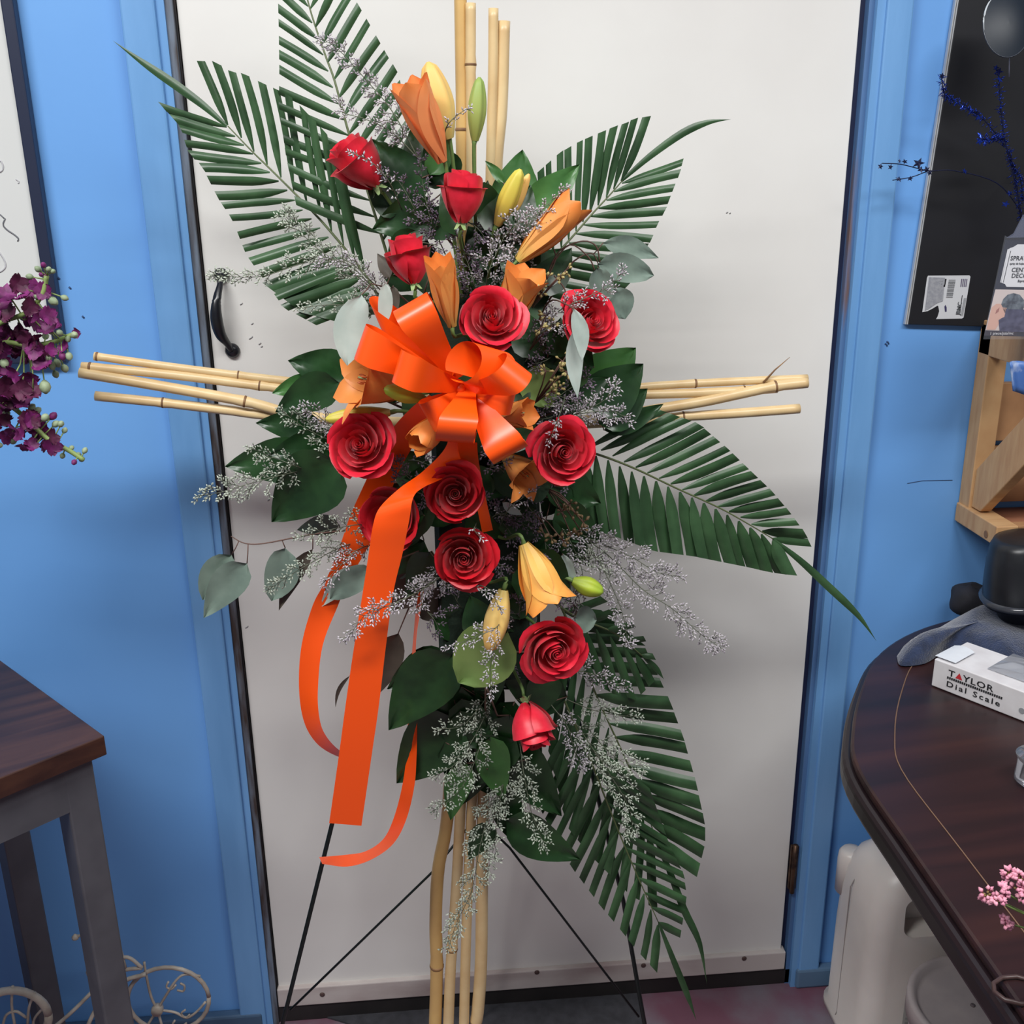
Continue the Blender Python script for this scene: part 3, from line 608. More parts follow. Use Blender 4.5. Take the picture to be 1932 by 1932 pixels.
# ------------------------------------------------------------------ things at the upper right
def board():
    p0 = W(1708, 612, -0.009); ex = Vector((math.cos(math.radians(-3.0)), 0, math.sin(math.radians(-3.0)))); ez = Vector((-ex.z, 0, ex.x))
    mm = Matrix(((ex.x, 0, ez.x, p0.x), (0, 1, 0, p0.y), (ex.z, 0, ez.z, p0.z), (0, 0, 0, 1)))
    t = thing('black_board', 'large black board with a torn barcode sticker hanging on the right wall', 'board', p0)
    bl = mat('board_black', (15, 16, 24), 0.6, (12, 13, 19), 12)
    o = MB().box((0.0045, 0.0, 0), (0.62, 0.007, 0.80), mm).build('board_panel', bl, t, smooth=False); bevel(o, 0.001)
    MB().box((0, 0.001, 0.0), (0.0018, 0.007, 0.80), mm).build('silver_edge', mat('silver_edge', (196, 198, 200), 0.35, metal=0.3), t, smooth=False)
    MB().box((0.0028, 0.001, 0.0), (0.0046, 0.007, 0.80), mm).build('silver_edge', bpy.data.materials['silver_edge'], t, smooth=False)
    # sticker
    def S(px, py): return W(px, py, p0.y - 0.0006)
    ol = [(1751, 520), (1829, 519.5), (1831, 522), (1818, 599), (1815, 601), (1766, 602), (1769, 597), (1772, 587), (1770, 577), (1768, 577), (1760, 582), (1750, 587), (1740, 589), (1749, 524)]
    st = MB().poly([S(*p) for p in ol]).build('barcode_sticker', mat('sticker_white', (206, 208, 212), 0.5), t, smooth=False)
    def patch(pts, m, nm='print'): MB().poly([W(x, y, p0.y - 0.0012) for x, y in pts]).build(nm, m, st, smooth=False)
    patch([(1753, 523), (1783, 524), (1779, 568), (1768, 572), (1752, 583), (1745, 586)], mat('torn_paper', (158, 160, 166), 0.7, (140, 142, 150), 300), 'torn_layer')
    patch([(1782, 526), (1786, 526), (1783, 541), (1780, 541)], INK); patch([(1771, 531), (1779, 530), (1779, 532), (1772, 533)], INK); patch([(1772, 533), (1774, 533), (1773, 540), (1771, 540)], INK); patch([(1775, 535), (1778, 535), (1778, 537), (1775, 537)], INK)
    for k in range(14):
        y = 528 + k * 2.45; patch([(1790 - k * 0.36, y), (1803 - k * 0.42, y), (1803 - k * 0.42, y + (1.5 if k % 3 else 0.8)), (1790 - k * 0.36, y + (1.5 if k % 3 else 0.8))], GRYP if k % 2 else mat('bar_grey', (110, 112, 116), 0.6), 'barcode_bar')
    for k in range(4): patch([(1814 + k * 3.2, 526), (1815.6 + k * 3.2, 526), (1813.6 + k * 3.2, 541), (1812 + k * 3.2, 541)], mat('print_violet', (92, 84, 110), 0.6) if k == 0 else bpy.data.materials['print_violet'])
    patch([(1784, 575), (1786, 580), (1786, 588), (1783, 588), (1782, 578)], mat('print_navy', (52, 48, 90), 0.6))
    a = W(1811, 592, p0.y - 0.0013); b = W(1817, 560, p0.y - 0.0013); xd = (b - a); up = Vector((-1, 0, 0))
    text('JBMC', 0.0085, W(1810.5, 594, p0.y - 0.0013), xd, up, mat('print_dark', (84, 88, 92), 0.6), st, 'lettering', 0.0002, 0.95)
    patch([(1815, 557), (1816.2, 557), (1812, 590), (1811, 590)], INK)
    for k in range(3): patch([(1819 + k * 1.7, 562), (1819.8 + k * 1.7, 562), (1813.4 + k * 1.7, 596), (1812.6 + k * 1.7, 596)], GRYP)
board()

# pine crate on the wall
pine = mat('raw_pine', (204, 166, 120), 0.6, (186, 142, 98), 16, 5, stretch=(1, 6, 1), lo=0.3, hi=0.7); pined = mat('raw_pine_inside', (176, 132, 92), 0.65, (150, 108, 74), 14)
cr = thing('pine_crate', 'unpainted pine crate with a diagonal brace mounted on the right wall', 'crate', (1.3, -0.06, 0.88))
CX = 1.137
def yz(name, pts, x0, x1, m):
    mb = MB(); n = len(pts)
    for x in (x0, x1):
        for y, z in pts: mb.v.append(Vector((x, y, z)))
    mb.f.append(tuple(range(n))); mb.f.append(tuple(range(n, 2 * n))[::-1])
    for k in range(n): mb.f.append((k, n + k, n + (k + 1) % n, (k + 1) % n))
    return bevel(mb.build(name, m, cr, smooth=False), 0.0015)
yz('back_post', [(-0.002, 0.895), (-0.034, 0.895), (-0.034, 1.21), (-0.002, 1.21)], CX, CX + 0.03, pine)
yz('bottom_rail', [(-0.004, 0.898), (-0.125, 0.898), (-0.125, 0.928), (-0.004, 0.928)], CX - 0.004, CX + 0.03, pine)
yz('top_rail', [(-0.004, 1.165), (-0.24, 1.165), (-0.24, 1.215), (-0.004, 1.215)], CX, CX + 0.02, pine)
yz('diagonal_brace', [(-0.034, 0.93), (-0.034, 0.99), (-0.20, 1.16), (-0.24, 1.16), (-0.24, 1.12), (-0.06, 0.93)], CX + 0.004, CX + 0.022, pine)
slab('bottom_board', (CX + 0.03, -0.125, 0.898), (CX + 0.55, -0.004, 0.916), mat('pine_reddish', (170, 116, 88), 0.6, (150, 96, 70), 12), cr, 0.001)
slab('front_rail', (CX + 0.03, -0.125, 0.898), (CX + 0.55, -0.105, 0.928), pined, cr, 0.001)
slab('back_board', (CX + 0.03, -0.018, 0.93), (CX + 0.55, -0.004, 1.02), pined, cr, 0.001)
slab('back_board', (CX + 0.03, -0.018, 1.03), (CX + 0.55, -0.004, 1.12), pined, cr, 0.001)
slab('side_post', (CX + 0.52, -0.24, 0.9), (CX + 0.55, -0.004, 1.215), pine, cr, 0.001)
slab('top_rail', (CX + 0.02, -0.24, 1.165), (CX + 0.55, -0.22, 1.215), pine, cr, 0.001)
kn = XP(1860, 1008, CX - 0.0045); MB().lathe([(0.006, 0), (0.005, 0.0004)], kn, 12, Matrix.Rotation(-PI / 2, 3, 'Y') @ Matrix.Scale(1.0, 3)).build('knot', mat('pine_knot', (132, 98, 68), 0.6), cr, smooth=False)
# blue paper hanging out of the crate
tag(solid(MB().grid(lambda u, v: W(1912 + 55 * u - 6 * v, 738 - 55 * v + 18 * u * (1 - v), -0.15) + Vector((0, 0.01 * math.sin(u * 5), 0)), 5, 5).build('blue_packet', mat('packet_blue', (78, 118, 186), 0.4, (190, 204, 226), 30, lo=0.55, hi=0.7)), 0.002),
    'blue and white packet sticking out of the pine crate', 'packet')

# printed bag of spray decor hanging in front of the board
def pack():
    Y = -0.16
    t = thing('spray_package', 'clear hanging bag with a printed SPRAY CENTERPIECE card at the right edge', 'package', W(1890, 636, Y))
    def q(pts, m, nm, dy=0.0): return MB().poly([W(x, y, Y - dy) for x, y in pts]).build(nm, m, t, smooth=False)
    cardm = mat('card_dark', (34, 36, 52), 0.45)
    solid(q([(1898, 452), (1990, 452), (1975, 636), (1857, 633)], cardm, 'card_back'), 0.001)
    q([(1903, 470), (1906, 468), (1912, 466), (1920, 461), (1990, 461), (1980, 543), (1899, 541), (1896, 536), (1889, 533)], PW, 'title_panel', 0.001)
    q([(1901, 470), (1903, 470), (1888.5, 533), (1887, 533)], PW, 'title_stripe', 0.001)
    q([(1906.5, 473), (1907.5, 473), (1893.5, 533), (1892.5, 533)], INK, 'title_stripe', 0.0014)
    ex = (W(1990, 490, Y) - W(1900, 490, Y)); ez = Vector((0.12, 0, 1))
    k = MPP(1900, 500, Y)
    for s, x, y, sz in (('SPRAY', 1906, 491, 11.5), ('spray de hojas', 1905, 499, 5), ('CENTERPIECE', 1908, 513, 11.5), ('DÉCOR', 1908, 524, 11.5), ('Espray', 1920, 532, 6)):
        text(s, sz * k, W(x, y, Y - 0.0016), ex, ez, INK, t, 'lettering', 0.0001, 1.0)
    q([(1878, 546), (1990, 548), (1978, 628), (1859, 624)], mat('photo_pale', (214, 200, 196), 0.45), 'photo_print', 0.001)
    skin = mat('photo_skin', (216, 172, 156), 0.45)
    q([(1871, 580), (1880, 573), (1888, 573), (1892, 580), (1900, 581), (1898, 588), (1896, 600), (1888, 606), (1878, 622), (1861, 622)], skin, 'photo_hand', 0.0013)
    q([(1880, 585), (1886, 580), (1884, 588), (1878, 592)], mat('photo_shade', (168, 112, 104), 0.45), 'photo_hand', 0.0016)
    dk = mat('photo_navy', (52, 50, 78), 0.4, (84, 84, 112), 120); dk2 = mat('photo_pot', (56, 62, 74), 0.4, (110, 120, 130), 160)
    q([(1889, 574), (1893, 564), (1901, 556), (1912, 553), (1924, 556), (1932, 566), (1932, 580), (1928, 590), (1895, 590)], dk2, 'photo_pot', 0.0013)
    q([(1898, 583), (1932, 584), (1980, 580), (1976, 628), (1886, 625), (1884, 604), (1890, 600), (1895, 598)], dk, 'photo_skirt', 0.0015)
    q([(1858, 623), (1918, 625), (1918, 634), (1857, 633)], mat('strip_dark', (48, 40, 52), 0.45), 'caption_strip', 0.0013)
    text('1 piece/pza/mc', 8 * k, W(1867, 631.5, Y - 0.0018), ex, ez, PW, t, 'lettering', 0.0, 1.0)
    q([(1896, 444), (1902, 448), (1912, 444), (1930, 410), (1990, 400), (1985, 640), (1855, 640)], mat('bag_film', (200, 206, 220), 0.18, alpha=0.10, spec=0.6), 'bag_film', 0.004)
    q([(1898, 449), (1912, 440), (1930, 405), (1990, 400), (1990, 446)], mat('bag_film_top', (150, 158, 186), 0.25, alpha=0.30, spec=0.6), 'bag_film', 0.0045)
    MB().tube([W(1940, 400, Y), W(1940, 330, Y * 0.6), W(1942, 300, -0.03)], 0.0015, 6).build('hanging_hook', mat('hook_steel', (120, 124, 130), 0.3, metal=0.8), t)
pack()
# round glass ornament with a painted highlight on its rim
oc = W(1900, 45, -0.09)
orn = thing('glass_disc', 'smoked glass disc with a painted rim highlight in front of the black board', 'ornament', oc)
def disc(u, v): return oc + cx * (0.0305 * v * math.cos(2 * PI * u)) + cy * (0.043 * v * math.sin(2 * PI * u)) + cz * (0.006 * (1 - v * v))
MB().grid(disc, 36, 5, closeu=True).build('glass_face', mat('smoked_glass', (22, 32, 44), 0.45, spec=0.4), orn)
MB().tube([oc + cx * (0.0305 * math.cos(a)) + cy * (0.043 * math.sin(a)) for a in [0.62 * PI + k / 16 * 0.52 * PI for k in range(17)]], [0.0001 + 0.0011 * math.sin(PI * k / 16) for k in range(17)], 6).build('rim_highlight', mat('rim_highlight_paint', (200, 206, 210), 0.3), orn)  # pale tapering arc painted as a glint on the dark rim
MB().tube([oc + cx * (0.0308 * math.cos(2 * PI * k / 40)) + cy * (0.0434 * math.sin(2 * PI * k / 40)) for k in range(41)], 0.0008, 6).build('rim', mat('dark_rim', (40, 46, 58), 0.3), orn)
MB().tube([W(1905, 108, -0.09), W(1904, 125, -0.085), W(1904, 145, -0.08)], 0.0007, 5).build('stem_wire', mat('pale_wire', (150, 156, 176), 0.4), orn)

# blue foil star sprays
foil = mat('blue_foil', (40, 72, 190), 0.22, (18, 26, 84), 60, metal=0.7); foild = mat('navy_foil', (22, 28, 62), 0.35, metal=0.4)
def star(mb, p, r, d, rng):
    a = d.cross(Vector((rng.uniform(-1, 1), rng.uniform(-1, 1), 1))).normalized(); c = d.cross(a); b = len(mb.v)
    mb.v.append(p + d * r * 0.25)
    for k in range(10):
        an = 2 * PI * k / 10; rr = r if k % 2 == 0 else r * 0.42; mb.v.append(p + (a * math.cos(an) + c * math.sin(an)) * rr)
    for k in range(10): mb.f.append((b, b + 1 + k, b + 1 + (k + 1) % 10))
def spray(label, paths, stars, seed, Y0, tinsel):
    rng = random.Random(seed); root = W(1925, 420, -0.10)
    t = thing('star_spray', label, 'spray', root); wi = MB(); ti = MB()
    for pth in paths:
        pts = [W(x, y, Y0) for x, y in catmull(pth, 5)]; wi.tube(pts, 0.0007, 5)
        if tinsel:
            for a, b in zip(pts, pts[1:]):
                for k in range(9):
                    p = a.lerp(b, rng.random()); ti.spindle(p, Vector((rng.uniform(-1, 1), rng.uniform(-1, 1), rng.uniform(-1, 1))), rng.uniform(0.004, 0.011), 0.0006)
    wi.build('wire', foild, t)
    if tinsel: ti.build('tinsel', foil, t)['kind'] = 'stuff'
    for x, y, r, m_ in stars:
        mb = MB(); star(mb, W(x, y, Y0 - 0.004), r * MPP(x, y, Y0), idir(rng.uniform(-0.5, 0.5), rng.uniform(-0.5, 0.5), 1), rng); solid(mb.build('star', m_, t, smooth=False), 0.0004)
spray('blue foil star spray with its tip over the blue door trim', [[(1928, 400), (1880, 345), (1800, 322), (1752, 322), (1700, 310), (1664, 308)], [(1752, 322), (1720, 334), (1684, 340)]],
      [(1661, 314, 6, foild), (1680, 315, 6, foild), (1697, 304, 4, foild), (1707, 305, 6, foild), (1733, 308, 12, foild), (1737, 320, 9, foild), (1696, 338, 7, foild), (1717, 337, 6, foild), (1748, 320, 7, foild), (1754, 326, 6, foild), (1820, 323, 6, foil)], 5, -0.06, False)
spray('blue tinsel branch rising past the smoked glass disc', [[(1928, 410), (1912, 330), (1895, 260), (1888, 200), (1884, 130)], [(1895, 262), (1870, 262), (1849, 262)], [(1905, 300), (1925, 340), (1930, 380)]],
      [(1884, 135, 9, foil), (1886, 150, 8, foil), (1849, 255, 7, foil), (1848, 267, 7, foil), (1858, 272, 5, foil), (1905, 365, 6, foil), (1897, 385, 8, foil), (1879, 128, 6, foil)], 6, -0.075, True)
spray('blue tinsel branch reaching left across the silver board edge', [[(1926, 415), (1908, 300), (1860, 230), (1834, 210), (1800, 190), (1782, 178), (1776, 145)]],
      [(1777, 143, 6, foild), (1832, 209, 7, foil), (1846, 222, 6, foil), (1815, 203, 5, foil), (1780, 182, 5, foild)], 7, -0.065, True)

# ------------------------------------------------------------------ wire easel
YE = -0.175
es = thing('wire_easel', 'dark green wire easel holding the flower cross', 'easel', (0.34, -0.3, 0))
def legto(pts, r, nm):
    MB().tube([Vector(p) for p in pts], r, 8).build(nm, K['easel'], es)
la = W(640, 1500, YE); lb = W(546, 1880, YE); d_ = (lb - la); lf = lb + d_ * (lb.z / -d_.z); lt = la - d_ * 1.6
legto([lt, la, lb, (lf.x, lf.y - 0.006, 0.0035)], 0.0035, 'front_leg')
ra = W(1176, 1700, YE); rb = W(1207, 1880, YE); d_ = (rb - ra); rf = rb + d_ * (rb.z / -d_.z); apex = W(905, 640, YE)
legto([W(1055, 1220, YE), W(1120, 1470, YE), ra, rb, (rf.x, rf.y - 0.006, 0.0035)], 0.0035, 'front_leg')
legto([(apex.x, YE + 0.02, apex.z), (apex.x - 0.01, -0.10, 0.55), (apex.x - 0.02, -0.035, 0.0035)], 0.0035, 'back_leg')
jl = W(548, 1905, YE); jr = W(1205, 1918, YE); hubp = W(900, 1540, -0.12)
legto([jl, W(815, 1646, -0.145), hubp], 0.0019, 'brace_wire'); legto([jr, W(962, 1600, -0.145), hubp], 0.0019, 'brace_wire')
legto([W(800, 1300, YE), W(905, 1296, YE - 0.004), W(1078, 1300, YE)], 0.003, 'cross_rail')

# ------------------------------------------------------------------ bamboo cross
def pole(label, pts, r_px, Y, nodes, m, twig=None, group='bamboo canes of the cross'):
    base = W(pts[-1][0], pts[-1][1], Y)
    t = thing('bamboo_pole', label, 'bamboo', base)
    P = catmull(pts, 8); path = [W(x, y, Y) for x, y in P]; rad = []
    for (x, y), p in zip(P, path):
        r = 1.08 * r_px * MPP(x, y, Y)
        for nx, ny in nodes:
            d = math.dist((x, y), (nx, ny)); r *= 1 + 0.10 * math.exp(-(d / 9) ** 2) - 0.05 * math.exp(-((d - 16) / 8) ** 2)
        rad.append(r)
    MB().tube(path, rad, 14).build('culm', m, t)
    for nx, ny in nodes:
        i = min(range(len(P)), key=lambda k: math.dist(P[k], (nx, ny))); i = max(1, min(len(P) - 2, i)); a, b = path[i - 1], path[i + 1]; c = W(nx, ny, Y)
        # drop the ring onto the axis
        ax = (b - a).normalized(); c = path[i] + ax * ((c - path[i]).dot(ax)); r = 1.08 * r_px * MPP(nx, ny, Y)
        MB().tube([c - ax * r * 0.28, c - ax * r * 0.12, c + ax * r * 0.08, c + ax * r * 0.28], [r * 1.05, r * 1.13, r * 1.13, r * 1.04], 14).build('node_ring', K['node'], t)
    if twig: MB().tube([W(x, y, Y) for x, y in twig], [0.0016, 0.0011, 0.0003][:len(twig)], 6).build('side_twig', K['node'], t)
    return t
YP = -0.20
pole('leftmost upright bamboo cane of the cross, ochre at its foot', [(868, -45), (870, 80), (872, 250), (872, 700), (862, 1200), (846, 1520), (827, 1640), (822, 1740), (824, 1830), (819, 1990)], 11.2, YP, [(871, 245), (826, 1822), (872, 700)], K['bamboo2'])
pole('second upright bamboo cane with a knot near its top', [(888, 6), (888, 120), (889, 300), (886, 800), (878, 1300), (867, 1560), (858, 1720), (850, 1830), (844, 1990)], 9.4, YP - 0.006, [(888, 122), (854, 1790), (886, 800)], K['bamboo'])
pole('third upright bamboo cane, beside the green lily bud', [(931, 16), (930, 150), (925, 350), (915, 800), (900, 1300), (888, 1560), (880, 1750), (874, 1990)], 9.0, YP - 0.004, [(922, 700), (896, 1400)], K['bamboo'])
pole('rightmost upright bamboo cane, ending just above the floor', [(951, 40), (946, 200), (934, 360), (925, 800), (917, 1300), (910, 1600), (908, 1800), (902, 1900), (898, 1928)], 11.0, YP, [(936, 330), (920, 900)], K['bamboo'])
YH = -0.185
pole('topmost left arm cane, its right end uppermost too', [(178, 672), (330, 693), (450, 708), (580, 722), (850, 742), (1100, 738), (1250, 727), (1400, 719), (1523, 714)], 7.2, YH, [(450, 707), (1312, 723), (183, 673)], K['bamboo'])
pole('arm cane ending in a knot beside the purple stock', [(154, 691), (330, 708), (490, 728), (620, 742), (900, 752), (1150, 746), (1300, 742), (1404, 737), (1466, 733)], 8.0, YH - 0.004, [(170, 693), (490, 728), (1404, 737)], K['bamboo'])
pole('bent arm cane whose right end curves upward', [(150, 703), (300, 728), (460, 757), (600, 788), (900, 800), (1120, 792), (1240, 772), (1330, 757), (1400, 742), (1463, 729), (1523, 722)], 9.4, YH - 0.008, [(462, 758), (1463, 730)], K['bamboo'], twig=[(1440, 722), (1462, 698), (1490, 674)])
pole('lowest arm cane, set apart below the others', [(180, 747), (310, 760), (430, 774), (540, 786), (900, 806), (1150, 797), (1290, 786), (1400, 779), (1508, 771)], 8.6, YH - 0.002, [(308, 760), (1289, 786)], K['bamboo'])

# floral foam cage the stems are pushed into
fa = W(905, 900, -0.235)
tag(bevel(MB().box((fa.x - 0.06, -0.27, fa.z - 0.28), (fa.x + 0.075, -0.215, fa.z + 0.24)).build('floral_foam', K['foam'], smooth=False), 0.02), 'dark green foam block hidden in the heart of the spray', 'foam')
def foam_pt(py, frac=0.5): return Vector((fa.x + (frac - 0.5) * 0.08, -0.262, max(fa.z - 0.28, min(fa.z + 0.22, W(905, py, -0.26).z))))

# ------------------------------------------------------------------ leaves
def leafgrid(mb, base, tip, wpx, Y0, Y1, bend=0.0, fold=0.18, shape='ovate', curl=0.0, nu=6, nv=9):
    bx_, by_ = base; tx, ty = tip; L = math.dist(base, tip); dx, dy = (tx - bx_) / L, (ty - by_) / L; nx, ny = -dy, dx
    s = MPP((bx_ + tx) / 2, (by_ + ty) / 2, Y0)
    def prof(v):
        if shape == 'ovate': return math.sin(PI * v ** 0.72) ** 0.8 * (1 - 0.25 * v)* 1.12 if 0 < v < 1 else 0.0
        if shape == 'round': return math.sin(PI * v ** 0.85) ** 0.62
        return math.sin(PI * v ** 0.8) ** 0.95
    def fn(u, v):
        k = (u - 0.5) * 2; w_ = wpx * 0.5 * prof(min(0.9999, max(0.0, v)))
        px = bx_ + dx * L * v + nx * (k * w_ + bend * L * math.sin(PI * v)); py = by_ + dy * L * v + ny * (k * w_ + bend * L * math.sin(PI * v))
        Y = Y0 + (Y1 - Y0) * v - s * w_ * fold * (abs(k) ** 1.3) * (1 if fold > 0 else 1) + curl * v * v + s * wpx * 0.03 * math.sin(9 * v + 4 * k)
        return W(px, py, Y)
    mb.grid(fn, nu, nv); return mb
def branch(name, label, cat, stem, leaves, sm, group, stemr=0.0016, Ystem=None):
    """stem: pixel path with Y; leaves: (base, tip, width, Y0, Y1, material, shape, bend, fold)"""
    b = stem[0]; t = thing(name, label, cat, W(*b), group=group)
    P = catmull(stem, 5); n = len(P)
    MB().tube([W(*p) for p in P], [stemr * (1 - 0.6 * i / n) for i in range(n)], 6).build('stem', sm, t)
    for lf in leaves:
        base, tip, w_, Y0, Y1, m_ = lf[:6]; shape = lf[6] if len(lf) > 6 else 'ovate'; bend = lf[7] if len(lf) > 7 else 0.04; fold = lf[8] if len(lf) > 8 else 0.22
        q = min(P, key=lambda p: math.dist(p[:2], base)); a = W(*q); e = W(base[0], base[1], Y0)
        mb = leafgrid(MB(), base, tip, w_, Y0, Y1, bend, fold, shape)
        o = mb.build('leaf', m_, t)
        if (a - e).length > 0.002: MB().tube([a, a.lerp(e, 0.5) + Vector((0, 0.001, -0.001)), e], stemr * 0.5, 5).build('petiole', sm, o)
    return t
S, S2, SU, E_, EP, ED = K['salal'], K['salal2'], K['salalu'], K['euc'], K['eucp'], K['eucd']
GS = 'salal branches in the spray'; GE = 'eucalyptus branches in the spray'
salal = [
 ('salal branch with three leaves over the left bamboo arm', [(760, 770, -0.25), (700, 745, -0.262), (640, 732, -0.27), (575, 728, -0.275)], [((668, 718), (543, 680), 82, -0.285, -0.275, S), ((640, 722), (519, 778), 74, -0.30, -0.285, S), ((600, 724), (513, 742), 44, -0.272, -0.268, S2)]),
 ('salal branch fanning left between the arm and the caspia', [(770, 860, -0.25), (700, 862, -0.262), (620, 862, -0.27)], [((600, 872), (424, 880), 88, -0.262, -0.25, S), ((655, 850), (505, 858), 82, -0.29, -0.275, S), ((640, 872), (512, 985), 128, -0.30, -0.29, S), ((610, 815), (482, 798), 62, -0.245, -0.235, S)]),
 ('salal branch of dark leaves between the left rose and the ribbon fold', [(850, 950, -0.25), (800, 960, -0.262), (760, 970, -0.268)], [((800, 990), (682, 1010), 80, -0.275, -0.265, S), ((800, 920), (735, 845), 72, -0.275, -0.265, S), ((780, 960), (690, 930), 80, -0.272, -0.262, S), ((800, 1020), (735, 1085), 74, -0.272, -0.262, S)]),
 ('salal branch of dark leaves among the brown seed pods', [(990, 930, -0.25), (1040, 940, -0.262), (1075, 950, -0.265)], [((1035, 895), (1134, 950), 84, -0.268, -0.258, S), ((1050, 955), (1136, 1025), 72, -0.268, -0.258, S), ((1030, 980), (1075, 1080), 70, -0.268, -0.258, S)]),
 ('salal branch of dark leaves at the topmost red rose', [(860, 470, -0.24), (800, 390, -0.25), (755, 310, -0.255)], [((790, 390), (702, 262), 92, -0.262, -0.25, S), ((800, 340), (778, 236), 74, -0.255, -0.24, S), ((820, 420), (715, 395), 86, -0.25, -0.24, S), ((810, 330), (850, 255), 46, -0.27, -0.265, S2), ((790, 450), (730, 420), 74, -0.265, -0.26, S), ((850, 350), (800, 275), 80, -0.255, -0.25, S), ((830, 405), (702, 432), 92, -0.272, -0.262, S), ((800, 440), (735, 520), 78, -0.268, -0.258, S), ((760, 400), (690, 340), 70, -0.265, -0.255, S)]),
 ('salal branch with two bright leaves by the upright canes', [(940, 490, -0.25), (965, 430, -0.265), (990, 400, -0.27)], [((955, 408), (986, 282), 88, -0.262, -0.25, S2), ((992, 396), (1094, 310), 66, -0.28, -0.27, S2), ((950, 345), (915, 303), 20, -0.27, -0.265, S2), ((960, 450), (1010, 330), 80, -0.255, -0.25, S)]),
 ('salal branch of pointed leaves above the right arm', [(1010, 790, -0.25), (1070, 770, -0.262), (1130, 750, -0.265)], [((1105, 735), (1200, 656), 96, -0.262, -0.252, S2), ((1110, 770), (1214, 686), 98, -0.275, -0.262, S), ((1130, 800), (1222, 733), 70, -0.268, -0.255, S), ((1095, 770), (1150, 690), 60, -0.262, -0.25, S), ((1140, 812), (1252, 762), 42, -0.26, -0.25, S)]),
 ('salal branch with the large drooping leaf left of the lowest rose', [(905, 1180, -0.25), (870, 1230, -0.265), (850, 1300, -0.27)], [((858, 1235), (733, 1378), 112, -0.29, -0.285, S), ((870, 1360), (748, 1478), 118, -0.262, -0.25, S), ((850, 1300), (890, 1420), 110, -0.255, -0.25, S), ((860, 1250), (730, 1300), 90, -0.25, -0.24, S)]),
 ('light green salal leaf under the yellow bud', [(930, 1130, -0.265), (940, 1180, -0.285), (930, 1200, -0.295)], [((958, 1192), (864, 1288), 122, -0.332, -0.328, SU, 'round', 0.0, 0.1)]),
 ('salal branch hanging over the foot of the canes', [(920, 1330, -0.25), (930, 1420, -0.265), (940, 1500, -0.262)], [((925, 1390), (950, 1510), 66, -0.275, -0.27, S2), ((880, 1440), (850, 1548), 52, -0.262, -0.255, S2), ((955, 1545), (1095, 1622), 78, -0.262, -0.25, S), ((930, 1555), (884, 1622), 48, -0.262, -0.25, S), ((950, 1490), (985, 1600), 60, -0.255, -0.245, S), ((900, 1400), (870, 1520), 100, -0.25, -0.24, S), ((960, 1400), (1060, 1540), 90, -0.245, -0.235, S)]),
]
for lab, st, lv in salal: branch('salal_branch', lab, 'leaves', st, lv, K['twig'], GS)
